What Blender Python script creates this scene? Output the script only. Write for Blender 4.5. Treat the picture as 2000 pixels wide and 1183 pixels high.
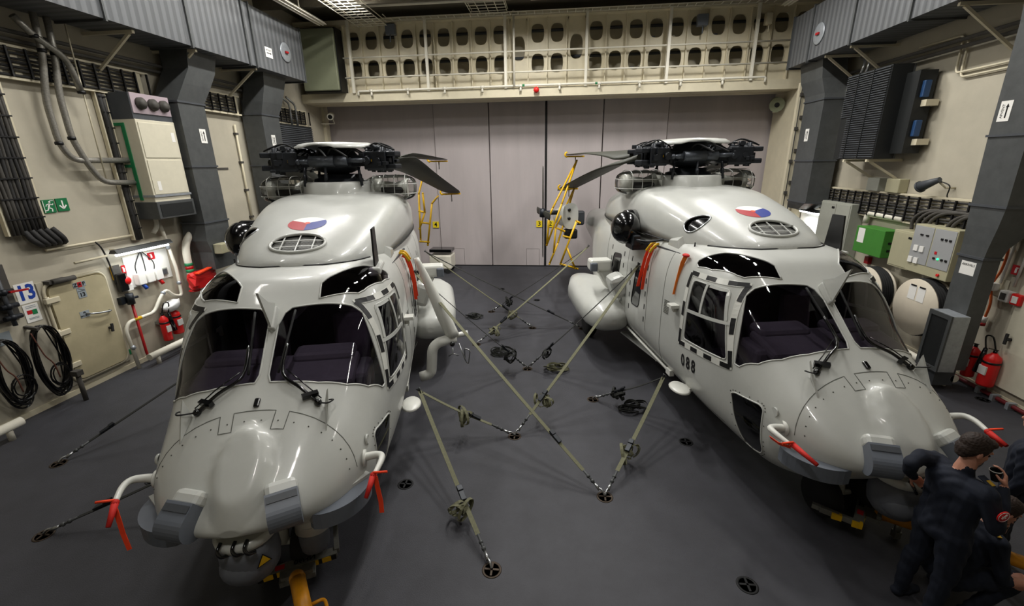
import bpy, bmesh, math, random
import numpy as np
from mathutils import Vector, Matrix, Euler
from math import pi, sin, cos, radians
random.seed(7)
SC = bpy.context.scene
for _o in list(bpy.data.objects):
    bpy.data.objects.remove(_o, do_unlink=True)
COL = SC.collection

# ------------------------------------------------------------------ camera
CAM_H = 4.3
cam = bpy.data.cameras.new('camera')
cam.sensor_fit = 'HORIZONTAL'
cam.sensor_width = 36.0
cam.lens = 864.2 / 2000.0 * 36.0
cam.clip_start = 0.05
cam.clip_end = 100
camo = bpy.data.objects.new('camera', cam)
COL.objects.link(camo)
_p, _y, _r = .308909, .107025, -.015394
_f = Vector((-sin(_y) * cos(_p), cos(_y) * cos(_p), -sin(_p)))
_rt = Vector((cos(_y), sin(_y), 0)); _u = _rt.cross(_f)
_rt, _u = _rt * cos(_r) + _u * sin(_r), -_rt * sin(_r) + _u * cos(_r)
camo.matrix_world = Matrix(((_rt.x, _u.x, -_f.x, 0), (_rt.y, _u.y, -_f.y, 0), (_rt.z, _u.z, -_f.z, CAM_H), (0, 0, 0, 1)))
SC.camera = camo

# ------------------------------------------------------------------ world, exposure, ceiling light
SC.view_settings.view_transform = 'Standard'
SC.view_settings.look = 'None'
SC.view_settings.gamma = 1.0
SC.view_settings.use_curve_mapping = False
SC.view_settings.exposure = 0.0
wd = bpy.data.worlds.new('world'); SC.world = wd
wd.use_nodes = True
wd.node_tree.nodes['Background'].inputs[0].default_value = (.02, .02, .02, 1)
wd.node_tree.nodes['Background'].inputs[1].default_value = 0.3
LAMP_K = 1.0            # one factor for the strength of every tube lamp on the ceiling

# ------------------------------------------------------------------ hangar size
XL, XR, YD, YB, ZC = -9.53, 8.13, 18.67, -3.0, 9.35
# ------------------------------------------------------------------ materials
def lin(c):
    return tuple(((v / 12.92) if v <= .04045 else ((v + .055) / 1.055) ** 2.4) for v in c)
def hx(s):
    s = s.lstrip('#')
    return lin(tuple(int(s[i:i + 2], 16) / 255 for i in (0, 2, 4)))
MATS = {}
def mat(name, col, rough=.5, metal=0., coat=0., noise=0., nscale=6., bump=0., bscale=60., spec=.5, trans=0., alpha=1., emit=None, estr=0., streak=False, ior=1.45):
    if name in MATS: return MATS[name]
    m = bpy.data.materials.new(name); m.use_nodes = True
    nt = m.node_tree; b = nt.nodes['Principled BSDF']
    c = hx(col) if isinstance(col, str) else col
    b.inputs['Base Color'].default_value = (*c, 1)
    b.inputs['Roughness'].default_value = rough
    b.inputs['Metallic'].default_value = metal
    b.inputs['Specular IOR Level'].default_value = spec
    b.inputs['IOR'].default_value = ior
    b.inputs['Coat Weight'].default_value = coat
    b.inputs['Coat Roughness'].default_value = .06
    b.inputs['Transmission Weight'].default_value = trans
    b.inputs['Alpha'].default_value = alpha
    if emit is not None:
        b.inputs['Emission Color'].default_value = (*(hx(emit) if isinstance(emit, str) else emit), 1)
        b.inputs['Emission Strength'].default_value = estr
    if noise or bump:
        tc = nt.nodes.new('ShaderNodeTexCoord')
        mp = nt.nodes.new('ShaderNodeMapping'); nt.links.new(tc.outputs['Object'], mp.inputs[0])
        if streak: mp.inputs['Scale'].default_value = (1, 1, .12)
    if noise:
        n = nt.nodes.new('ShaderNodeTexNoise'); n.inputs['Scale'].default_value = nscale
        n.inputs['Detail'].default_value = 6; n.inputs['Roughness'].default_value = .65
        nt.links.new(mp.outputs[0], n.inputs['Vector'])
        r = nt.nodes.new('ShaderNodeValToRGB')
        r.color_ramp.elements[0].position = .3; r.color_ramp.elements[1].position = .72
        r.color_ramp.elements[0].color = (*[v * (1 - noise) for v in c], 1)
        r.color_ramp.elements[1].color = (*[min(1, v * (1 + noise * .6)) for v in c], 1)
        nt.links.new(n.outputs['Fac'], r.inputs[0]); nt.links.new(r.outputs[0], b.inputs['Base Color'])
    if bump:
        n2 = nt.nodes.new('ShaderNodeTexNoise'); n2.inputs['Scale'].default_value = bscale
        n2.inputs['Detail'].default_value = 3
        nt.links.new(tc.outputs['Object'], n2.inputs['Vector'])
        bp = nt.nodes.new('ShaderNodeBump'); bp.inputs['Strength'].default_value = bump; bp.inputs['Distance'].default_value = .01
        nt.links.new(n2.outputs['Fac'], bp.inputs['Height']); nt.links.new(bp.outputs[0], b.inputs['Normal'])
    MATS[name] = m
    return m

def glass_mat(name, tint, alpha, rough=.03):
    """tinted pane: dark see-through layer plus a mirror-like coat"""
    m = bpy.data.materials.new(name); m.use_nodes = True
    nt = m.node_tree; nt.nodes.remove(nt.nodes['Principled BSDF'])
    out = nt.nodes['Material Output']
    tr = nt.nodes.new('ShaderNodeBsdfTransparent'); tr.inputs[0].default_value = (*tint, 1)
    gl = nt.nodes.new('ShaderNodeBsdfGlossy'); gl.inputs['Roughness'].default_value = rough
    gl.inputs['Color'].default_value = (1, 1, 1, 1)
    fr = nt.nodes.new('ShaderNodeFresnel'); fr.inputs[0].default_value = alpha
    mx = nt.nodes.new('ShaderNodeMixShader')
    nt.links.new(fr.outputs[0], mx.inputs[0]); nt.links.new(tr.outputs[0], mx.inputs[1]); nt.links.new(gl.outputs[0], mx.inputs[2])
    nt.links.new(mx.outputs[0], out.inputs[0])
    MATS[name] = m
    return m

# ------------------------------------------------------------------ mesh helpers
def V3(p): return Vector(p)
class MB:
    """collects simple shapes and links them as one mesh object"""
    def __init__(s): s.v = []; s.f = []; s.sm = []
    def add(s, vs, fs, smooth=False):
        o = len(s.v); s.v += [tuple(p) for p in vs]
        for f in fs: s.f.append(tuple(i + o for i in f)); s.sm.append(smooth)
        return s
    def box(s, c, d, rot=None, bev=0.):
        x, y, z = (v / 2 for v in d)
        if bev <= 0:
            vs = [(-x, -y, -z), (x, -y, -z), (x, y, -z), (-x, y, -z), (-x, -y, z), (x, -y, z), (x, y, z), (-x, y, z)]
            fs = [(0, 3, 2, 1), (4, 5, 6, 7), (0, 1, 5, 4), (1, 2, 6, 5), (2, 3, 7, 6), (3, 0, 4, 7)]
        else:
            b = min(bev, x * .9, y * .9, z * .9)
            bm = bmesh.new(); bmesh.ops.create_cube(bm, size=1)
            for q in bm.verts: q.co = Vector((q.co.x * d[0], q.co.y * d[1], q.co.z * d[2]))
            bmesh.ops.bevel(bm, geom=bm.edges[:], offset=b, segments=2, profile=.5, affect='EDGES')
            bm.verts.index_update()
            vs = [q.co.copy() for q in bm.verts]; fs = [tuple(q.index for q in f.verts) for f in bm.faces]; bm.free()
        M = Matrix.Identity(3) if rot is None else (rot.to_3x3() if isinstance(rot, Matrix) else Euler(rot).to_matrix())
        c = Vector(c)
        return s.add([c + M @ Vector(q) for q in vs], fs)
    def box2(s, a, b, bev=0.):
        return s.box([(a[i] + b[i]) / 2 for i in range(3)], [abs(b[i] - a[i]) for i in range(3)], bev=bev)
    def beam(s, a, b, w, h=None, up=(0, 0, 1)):
        h = h or w; a = Vector(a); b = Vector(b); d = (b - a)
        L = d.length; d.normalize(); up = Vector(up)
        if abs(d.dot(up)) > .98: up = Vector((0, 1, 0)) if abs(d.y) < .9 else Vector((1, 0, 0))
        x = d.cross(up).normalized(); z = x.cross(d)
        M = Matrix((x, d, z)).transposed()
        return s.box((a + b) / 2, (w, L, h), M)
    def cyl(s, a, b, r, r2=None, n=16, cap=True):
        a = Vector(a); b = Vector(b); r2 = r if r2 is None else r2
        d = (b - a).normalized(); t = Vector((1, 0, 0)) if abs(d.x) < .8 else Vector((0, 1, 0))
        x = d.cross(t).normalized(); y = d.cross(x)
        vs = []
        for p, rr in ((a, r), (b, r2)):
            for i in range(n):
                an = 2 * pi * i / n; vs.append(p + (x * cos(an) + y * sin(an)) * rr)
        s.add(vs, [(i, (i + 1) % n, n + (i + 1) % n, n + i) for i in range(n)], True)
        if cap:
            s.add(vs[:n], [tuple(range(n))[::-1]]); s.add(vs[n:], [tuple(range(n))])
        return s
    def tube(s, pts, r, n=8, closed=False, cap=True, radii=None):
        P = [Vector(p) for p in pts]; m = len(P)
        if m < 2: return s
        T = []
        for i in range(m):
            if closed: d = P[(i + 1) % m] - P[(i - 1) % m]
            else: d = P[min(i + 1, m - 1)] - P[max(i - 1, 0)]
            T.append(d.normalized() if d.length > 1e-9 else Vector((0, 0, 1)))
        t = Vector((0, 0, 1)) if abs(T[0].z) < .9 else Vector((1, 0, 0))
        x = T[0].cross(t).normalized(); vs = []
        for i in range(m):
            x = (x - T[i] * x.dot(T[i]))
            if x.length < 1e-6: x = T[i].orthogonal()
            x.normalize(); y = T[i].cross(x)
            rr = radii[i] if radii else r
            for k in range(n):
                an = 2 * pi * k / n; vs.append(P[i] + (x * cos(an) + y * sin(an)) * rr)
        fs = []
        for i in range(m if closed else m - 1):
            j = (i + 1) % m
            for k in range(n): fs.append((i * n + k, i * n + (k + 1) % n, j * n + (k + 1) % n, j * n + k))
        s.add(vs, fs, True)
        if cap and not closed: s.add(vs[:n], [tuple(range(n))[::-1]]); s.add(vs[-n:], [tuple(range(n))])
        return s
    def lathe(s, prof, c=(0, 0, 0), axis='z', n=24, M=None, cap=True):
        """prof: list of (radius, height)"""
        c = Vector(c); vs = []
        for r, h in prof:
            for k in range(n):
                an = 2 * pi * k / n
                p = Vector((r * cos(an), r * sin(an), h))
                if axis == 'x': p = Vector((p.z, p.x, p.y))
                if axis == 'y': p = Vector((p.y, p.z, p.x))
                if M is not None: p = M @ p
                vs.append(c + p)
        fs = []
        for i in range(len(prof) - 1):
            for k in range(n): fs.append((i * n + k, i * n + (k + 1) % n, (i + 1) * n + (k + 1) % n, (i + 1) * n + k))
        s.add(vs, fs, True)
        if cap and prof[0][0] > 1e-4: s.add(vs[:n], [tuple(range(n))[::-1]])
        if cap and prof[-1][0] > 1e-4: s.add(vs[-n:], [tuple(range(n))])
        return s
    def ball(s, c, r, n=16, m=10, M=None, e=2.):
        rr = (r, r, r) if not hasattr(r, '__len__') else r
        c = Vector(c); vs = []; fs = []
        for i in range(m + 1):
            th = pi * i / m
            for k in range(n):
                an = 2 * pi * k / n
                st, ct = sup(sin(th), cos(th), e); ca, sa = sup(cos(an), sin(an), e)
                p = Vector((rr[0] * st * ca, rr[1] * st * sa, rr[2] * ct))
                vs.append(c + (M @ p if M is not None else p))
        for i in range(m):
            for k in range(n): fs.append((i * n + k, (i + 1) * n + k, (i + 1) * n + (k + 1) % n, i * n + (k + 1) % n))
        return s.add(vs, fs, True)
    def prism(s, poly, fn0, fn1):
        """poly: 2D points; fn0/fn1 map a 2D point to the two 3D ends"""
        n = len(poly); vs = [Vector(fn0(p)) for p in poly] + [Vector(fn1(p)) for p in poly]
        fs = [tuple(range(n))[::-1], tuple(range(n, 2 * n))] + [(i, (i + 1) % n, n + (i + 1) % n, n + i) for i in range(n)]
        return s.add(vs, fs)
    def loft(s, rings, cap=True, closed=True):
        n = len(rings[0]); vs = [p for r in rings for p in r]; fs = []
        for i in range(len(rings) - 1):
            for k in range(n if closed else n - 1): fs.append((i * n + k, i * n + (k + 1) % n, (i + 1) * n + (k + 1) % n, (i + 1) * n + k))
        s.add(vs, fs, True)
        if cap: s.add(rings[0], [tuple(range(n))[::-1]]); s.add(rings[-1], [tuple(range(n))])
        return s
    def build(s, name, m, parent=None, fix=True):
        me = bpy.data.meshes.new(name); me.from_pydata([tuple(p) for p in s.v], [], s.f)
        me.polygons.foreach_set('use_smooth', s.sm); me.update()
        bm = bmesh.new(); bm.from_mesh(me)
        if fix:
            bmesh.ops.remove_doubles(bm, verts=bm.verts[:], dist=1e-5)
            bmesh.ops.recalc_face_normals(bm, faces=bm.faces[:])
        bm.to_mesh(me); bm.free()
        return link(name, me, m, parent)
def link(name, me, m, parent=None):
    if isinstance(m, str): m = MATS[m]
    me.materials.clear(); me.materials.append(m)
    o = bpy.data.objects.new(name, me); COL.objects.link(o)
    if parent is not None: o.parent = parent
    return o
def tag(o, label=None, cat=None, group=None, kind=None):
    if label: o['label'] = label
    if cat: o['category'] = cat
    if group: o['group'] = group
    if kind: o['kind'] = kind
    return o
def thing(name, label, cat, loc=(0, 0, 0), rz=0., group=None):
    o = bpy.data.objects.new(name, None); COL.objects.link(o); o.empty_display_size = .1
    o.location = loc; o.rotation_euler = (0, 0, rz)
    return tag(o, label, cat, group)
def copy_tree(o, parent=None):
    c = o.copy(); COL.objects.link(c); c.parent = parent
    for ch in list(o.children): copy_tree(ch, c)
    return c
def struct(o): o['kind'] = 'structure'; return o
def smooth_path(pts, k=6):
    P = [Vector(p) for p in pts]; out = []
    for i in range(len(P) - 1):
        p0 = P[max(i - 1, 0)]; p1 = P[i]; p2 = P[i + 1]; p3 = P[min(i + 2, len(P) - 1)]
        for j in range(k):
            t = j / k
            out.append(.5 * ((2 * p1) + (p2 - p0) * t + (2 * p0 - 5 * p1 + 4 * p2 - p3) * t * t + (3 * p1 - p0 - 3 * p2 + p3) * t ** 3))
    out.append(P[-1]); return out
def bend_path(pts, r, k=5):
    """polyline with rounded corners, for pipes"""
    P = [Vector(p) for p in pts]; out = [P[0]]
    for i in range(1, len(P) - 1):
        a = (P[i - 1] - P[i]); b = (P[i + 1] - P[i]); q = min(r, a.length * .45, b.length * .45)
        A = P[i] + a.normalized() * q; B = P[i] + b.normalized() * q
        for j in range(k + 1):
            t = j / k; out.append(A * (1 - t) ** 2 + P[i] * 2 * t * (1 - t) + B * t * t)
    out.append(P[-1]); return out
def text_obj(name, body, size, m, M, parent=None, ext=.0015, bold=0., align='CENTER', sx=1.):
    cu = bpy.data.curves.new(name, 'FONT'); cu.body = body; cu.size = size; cu.extrude = ext; cu.offset = bold
    cu.align_x = align; cu.align_y = 'CENTER'; cu.resolution_u = 2
    tmp = bpy.data.objects.new('tmp_text', cu); COL.objects.link(tmp)
    dg = bpy.context.evaluated_depsgraph_get(); dg.update()
    me = bpy.data.meshes.new_from_object(tmp.evaluated_get(dg)); me.name = name
    bpy.data.objects.remove(tmp, do_unlink=True); bpy.data.curves.remove(cu)
    me.transform(Matrix.Diagonal((sx, 1, 1, 1)))
    o = link(name, me, m, parent); me.transform(M)
    return o
def frameM(o, x, y):
    """matrix whose local x,y axes are given and origin o"""
    x = Vector(x).normalized(); y = Vector(y); z = x.cross(y).normalized(); y = z.cross(x)
    M = Matrix((x, y, z)).transposed().to_4x4(); M.translation = Vector(o); return M
def sup(c, s, n):
    return math.copysign(abs(c) ** (2 / n), c), math.copysign(abs(s) ** (2 / n), s)
def pchip(xs, ys, x):
    xs = np.asarray(xs, float); ys = np.asarray(ys, float); h = np.diff(xs); d = np.diff(ys) / h
    m = np.zeros_like(ys); m[0] = d[0]; m[-1] = d[-1]
    for i in range(1, len(xs) - 1):
        if d[i - 1] * d[i] > 0:
            w1 = 2 * h[i] + h[i - 1]; w2 = h[i] + 2 * h[i - 1]; m[i] = (w1 + w2) / (w1 / d[i - 1] + w2 / d[i])
    x = np.clip(x, xs[0], xs[-1]); k = np.clip(np.searchsorted(xs, x) - 1, 0, len(h) - 1)
    t = (x - xs[k]) / h[k]
    return ((1 + 2 * t) * (1 - t) ** 2 * ys[k] + t * (1 - t) ** 2 * h[k] * m[k] + t * t * (3 - 2 * t) * ys[k + 1] + t * t * (t - 1) * h[k] * m[k + 1])
# ------------------------------------------------------------------ helicopter hull
# local frame of a helicopter: origin on the floor under the rotor hub, +y aft, +x its port side, z up
#       y      zb    zt    w     zm    nu   nl
HULL = [(-5.915, 1.235, 1.285, .08, 1.26, 2.0, 2.0),
        (-5.89, 1.21, 1.315, .22, 1.265, 2.1, 2.0),
        (-5.83, 1.165, 1.37, .40, 1.26, 2.2, 2.1),
        (-5.70, 1.06, 1.475, .61, 1.235, 2.2, 2.2),
        (-5.45, .84, 1.66, .85, 1.20, 2.25, 2.4),
        (-5.10, .60, 1.91, 1.03, 1.19, 2.3, 2.8),
        (-4.76, .51, 2.13, 1.11, 1.25, 2.35, 3.0),
        (-4.37, .50, 2.45, 1.18, 1.33, 2.5, 3.0),
        (-3.95, .50, 2.79, 1.24, 1.42, 3.3, 3.0),
        (-3.65, .50, 2.99, 1.27, 1.46, 3.8, 3.0),
        (-3.20, .50, 3.07, 1.29, 1.50, 4.5, 3.0),
        (-2.40, .50, 3.10, 1.31, 1.50, 4.7, 3.0),
        (1.60, .50, 3.10, 1.31, 1.50, 4.7, 3.0),
        (2.60, .70, 3.05, 1.22, 1.55, 4.0, 2.8),
        (3.60, 1.0, 2.95, .98, 1.75, 3.2, 2.6),
        (5.00, 1.45, 2.80, .66, 2.0, 2.6, 2.4),
        (6.60, 1.75, 2.66, .48, 2.15, 2.3, 2.3)]
_HA = np.array(HULL)
def hull_par(y): return [float(pchip(_HA[:, 0], _HA[:, i], np.array([y]))[0]) for i in range(1, 7)]
def hull_ring(y, n=96):
    zb, zt, w, zm, nu, nl = hull_par(y); out = []
    for k in range(n):
        a = 2 * pi * k / n - pi / 2; c, s = cos(a), sin(a)
        e = nu if s >= 0 else nl
        x, z = sup(c, s, e)
        x *= w; z = zm + z * ((zt - zm) if s >= 0 else (zm - zb))
        # raised dome in the middle of the nose
        if y < -4.9 and s > 0:
            ty = (y + 5.54) / .40; tx = x / .27
            q = 1 - (ty * ty + tx * tx)
            if q > 0: z += .11 * min(1, q * 2.0) ** 1.15 
        out.append((x, y, z))
    return out
HY = list(np.unique(np.round(np.concatenate([[-5.915, -5.91, -5.9], np.arange(-5.89, -5.2, .03), np.arange(-5.2, -3, .05), np.arange(-3, 2, .16), np.arange(2, 6.61, .18), [6.6]]), 3)))
def hull_mesh():
    m = MB(); m.loft([hull_ring(y) for y in HY]); return m
#        y     ztop   w     n
COWL = [(-3.36, 3.05, .20, 2.0), (-3.33, 3.10, .38, 2.1), (-3.22, 3.18, .62, 2.3), (-3.0, 3.28, .80, 2.5), (-2.4, 3.49, 1.0, 3.0),
        (-1.7, 3.65, 1.12, 3.6), (-1.0, 3.77, 1.20, 4.2), (-.3, 3.80, 1.25, 4.6), (.5, 3.77, 1.27, 4.6), (1.5, 3.64, 1.2, 4.0), (2.4, 3.45, 1.0, 3.2), (3.0, 3.2, .75, 2.6)]
_CA = np.array(COWL)
def cowl_ring(y, n=64, zb=2.93, grow=0.):
    zt, w, e = [float(pchip(_CA[:, 0], _CA[:, i], np.array([y]))[0]) for i in (1, 2, 3)]
    zt += grow; w += grow; out = []
    for k in range(n + 1):
        a = pi * k / n; x, z = sup(cos(a), sin(a), e)
        out.append((x * w, y, zb + z * (zt - zb)))
    return out
CY = list(np.unique(np.round(np.concatenate([[-3.36, -3.35, -3.33, -3.3, -3.27], np.arange(-3.22, -2, .06), np.arange(-2, 3, .12), [3.0]]), 3)))
def cowl_mesh():
    m = MB(); m.loft([cowl_ring(y) for y in CY]); return m
# ------------------------------------------------------------------ helicopter materials
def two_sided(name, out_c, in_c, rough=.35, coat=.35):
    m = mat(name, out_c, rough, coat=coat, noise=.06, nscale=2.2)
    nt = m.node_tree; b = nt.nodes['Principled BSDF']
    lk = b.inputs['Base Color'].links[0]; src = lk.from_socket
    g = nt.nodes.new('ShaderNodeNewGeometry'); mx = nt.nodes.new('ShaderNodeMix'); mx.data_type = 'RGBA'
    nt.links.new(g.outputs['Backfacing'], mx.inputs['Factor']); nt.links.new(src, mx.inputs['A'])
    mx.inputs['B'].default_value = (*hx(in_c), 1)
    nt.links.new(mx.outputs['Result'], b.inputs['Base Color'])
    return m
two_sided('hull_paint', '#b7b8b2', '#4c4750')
mat('paint', '#b7b8b2', .35, coat=.35, noise=.06, nscale=2.2)
mat('paint_white', '#d2d2ca', .35, coat=.2, noise=.05)
mat('grey_sensor', '#636870', .45, noise=.08, nscale=5)
mat('grey_dark', '#45484c', .5, noise=.1, nscale=7)
mat('turret_grey', '#62656c', .5, noise=.12, nscale=8)
mat('hub_metal', '#23262b', .42, .35, noise=.3, nscale=9)
mat('hub_light', '#4a4e54', .4, .4, noise=.25, nscale=9)
mat('black', '#0c0c0d', .45)
mat('gloss_black', '#060607', .18, coat=.4)
mat('rubber', '#141414', .8)
mat('blade', '#2b2c22', .6, noise=.25, nscale=3)
mat('panel_line', '#55564f', .7)
mat('steel', '#a9abab', .28, .9)
mat('red_cover', '#c22017', .7, noise=.12)
mat('orange_ribbon', '#f2431a', .7)
mat('orange_tag', '#ee7a1e', .7)
mat('yellow', '#d8a90f', .45, noise=.12, nscale=9)
mat('flag_red', '#a00e1a', .5); mat('flag_white', '#e4e3da', .45); mat('flag_blue', '#142a80', .5); mat('flag_orange', '#d24a2a', .45)
mat('dash', '#625d68', .75, noise=.15, nscale=10)
mat('seat_cloth', '#4a4150', .8, noise=.2)
mat('clear_mark', '#e6e6e0', .5)
mat('white_tube', '#e8e6df', .3)
glass_mat('cockpit_glass', (.80, .76, .83), 1.42)
glass_mat('dark_glass', (.16, .15, .17), 1.55)
glass_mat('screen_glass', (.86, .86, .84), 1.3, .08)
_m = mat('mesh_screen', '#7d7b72', .6)
_nt = _m.node_tree; _b = _nt.nodes['Principled BSDF']
_tc = _nt.nodes.new('ShaderNodeTexCoord'); _w = _nt.nodes.new('ShaderNodeTexWave'); _w.inputs['Scale'].default_value = 18
_w.bands_direction = 'X'
_rp = _nt.nodes.new('ShaderNodeValToRGB'); _rp.color_ramp.elements[0].color = (.01, .01, .01, 1); _rp.color_ramp.elements[1].color = (.2, .2, .18, 1)
_nt.links.new(_tc.outputs['Object'], _w.inputs['Vector']); _nt.links.new(_w.outputs['Fac'], _rp.inputs[0]); _nt.links.new(_rp.outputs[0], _b.inputs['Base Color'])

# ------------------------------------------------------------------ points on the skin
def side_pt(y, z, s, off=0.):
    zb, zt, w, zm, nu, nl = hull_par(y)
    e, t = (nu, (z - zm) / (zt - zm)) if z > zm else (nl, (zm - z) / (zm - zb))
    t = min(max(t, 0), .999)
    return Vector((s * (w * (1 - t ** e) ** (1 / e) + off), y, z))
def top_pt(x, y, off=0.):
    zb, zt, w, zm, nu, nl = hull_par(y); t = min(abs(x) / w, .999)
    return Vector((x, y, zm + (zt - zm) * (1 - t ** nu) ** (1 / nu) + off))
def cowl_pt(x, y, off=0.):
    zt, w, e = [float(pchip(_CA[:, 0], _CA[:, i], np.array([y]))[0]) for i in (1, 2, 3)]
    t = min(abs(x) / w, .999)
    return Vector((x, y, 2.93 + (zt - 2.93) * (1 - t ** e) ** (1 / e) + off))
def ribbon(mb, fn, pts, width, th=.006, base=.001, step=.06):
    """flat strip that follows the skin through 2D points"""
    P = []
    for a, b in zip(pts[:-1], pts[1:]):
        L = math.hypot(b[0] - a[0], b[1] - a[1]); n = max(1, int(L / step))
        for i in range(n): P.append((a[0] + (b[0] - a[0]) * i / n, a[1] + (b[1] - a[1]) * i / n))
    P.append(pts[-1]); rings = []
    for i, p in enumerate(P):
        q = fn(*p); du = (fn(p[0] + .01, p[1]) - q); dv = (fn(p[0], p[1] + .01) - q)
        N = du.cross(dv).normalized()
        c = Vector((0, -1, 1.6))
        if N.dot(q - c) < 0: N = -N
        T = (fn(*P[min(i + 1, len(P) - 1)]) - fn(*P[max(i - 1, 0)])).normalized(); B = N.cross(T) * width / 2
        rings.append([q - B + N * base, q + B + N * base, q + B + N * (base + th), q - B + N * (base + th)])
    vs = [v for r in rings for v in r]; fs = []
    for i in range(len(rings) - 1):
        for k in range(4): fs.append((i * 4 + k, i * 4 + (k + 1) % 4, i * 4 + 4 + (k + 1) % 4, i * 4 + 4 + k))
    fs += [(3, 2, 1, 0), tuple(range(len(vs) - 4, len(vs)))]
    mb.add(vs, fs); return mb

# ------------------------------------------------------------------ windows are cut out of the skin, the cut piece is the pane
def cut_pane(bm, poly, ax, ok):
    """poly: convex 2D polygon in the plane of axes ax; ok(center) limits the side of the body"""
    cx = sum(p[0] for p in poly) / len(poly); cy = sum(p[1] for p in poly) / len(poly)
    R = max(math.hypot(p[0] - cx, p[1] - cy) for p in poly) + .25
    near = lambda c: ok(c) and math.hypot(c[ax[0]] - cx, c[ax[1]] - cy) < R
    planes = []
    for i in range(len(poly)):
        p, q = poly[i], poly[(i + 1) % len(poly)]
        n = (q[1] - p[1], -(q[0] - p[0]))
        if n[0] * (cx - p[0]) + n[1] * (cy - p[1]) > 0: n = (-n[0], -n[1])
        co = [0, 0, 0]; no = [0, 0, 0]; co[ax[0]], co[ax[1]] = p; no[ax[0]], no[ax[1]] = n
        co = Vector(co); no = Vector(no).normalized(); planes.append((co, no))
        fs = [f for f in bm.faces if near(f.calc_center_median())]
        g = set(fs)
        for f in fs: g.update(f.edges); g.update(f.verts)
        bmesh.ops.bisect_plane(bm, geom=list(g), dist=1e-5, plane_co=co, plane_no=no)
    ins = [f for f in bm.faces if near(f.calc_center_median()) and all((f.calc_center_median() - c).dot(n) < 1e-6 for c, n in planes)]
    vm = {}; vs = []; fs = []
    for f in ins:
        idx = []
        for v in f.verts:
            if v not in vm: vm[v] = len(vs); vs.append(v.co.copy())
            idx.append(vm[v])
        fs.append(tuple(idx))
    insS = set(ins); nxt = {}
    for f in ins:
        L = f.loops
        for l in L:
            e = l.edge
            if sum(1 for g in e.link_faces if g in insS) == 1: nxt[l.vert] = l.link_loop_next.vert
    loop = []
    if nxt:
        st = next(iter(nxt)); v = st
        while True:
            loop.append(v.co.copy()); v = nxt.get(v)
            if v is None or v == st or len(loop) > 5000: break
    bmesh.ops.delete(bm, geom=ins, context='FACES')
    m = MB(); m.add(vs, fs, True); m.loop = loop
    return m
def bm_to_obj(name, bm, m, parent):
    me = bpy.data.meshes.new(name); bm.to_mesh(me); bm.free(); return link(name, me, m, parent)
def mb_to_bm(m):
    me = bpy.data.meshes.new('t'); me.from_pydata([tuple(v) for v in m.v], [], m.f); me.polygons.foreach_set('use_smooth', m.sm)
    bm = bmesh.new(); bm.from_mesh(me); bpy.data.meshes.remove(me)
    bmesh.ops.remove_doubles(bm, verts=bm.verts[:], dist=1e-5); bmesh.ops.recalc_face_normals(bm, faces=bm.faces[:]); return bm
def pane(name, m, glass, parent, rim='paint', rr=.011):
    o = m.build(name, glass, parent, fix=False)
    if m.loop:
        f = MB(); f.tube(m.loop, rr, n=6, closed=True); f.build('window_seal', rim, o)
    return o
def ell(cx, cy, rx, ry, n=28, rot=0.):
    return [(cx + rx * cos(2 * pi * i / n) * cos(rot) - ry * sin(2 * pi * i / n) * sin(rot), cy + rx * cos(2 * pi * i / n) * sin(rot) + ry * sin(2 * pi * i / n) * cos(rot)) for i in range(n)]
def rounded(poly, r, k=4):
    P = [Vector((*p, 0)) for p in poly]; out = []
    for i in range(len(P)):
        a = P[i - 1] - P[i]; b = P[(i + 1) % len(P)] - P[i]; q = min(r, a.length * .45, b.length * .45)
        A = P[i] + a.normalized() * q; B = P[i] + b.normalized() * q
        for j in range(k + 1):
            t = j / k; c = A * (1 - t) ** 2 + P[i] * 2 * t * (1 - t) + B * t * t; out.append((c.x, c.y))
    return out

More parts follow.
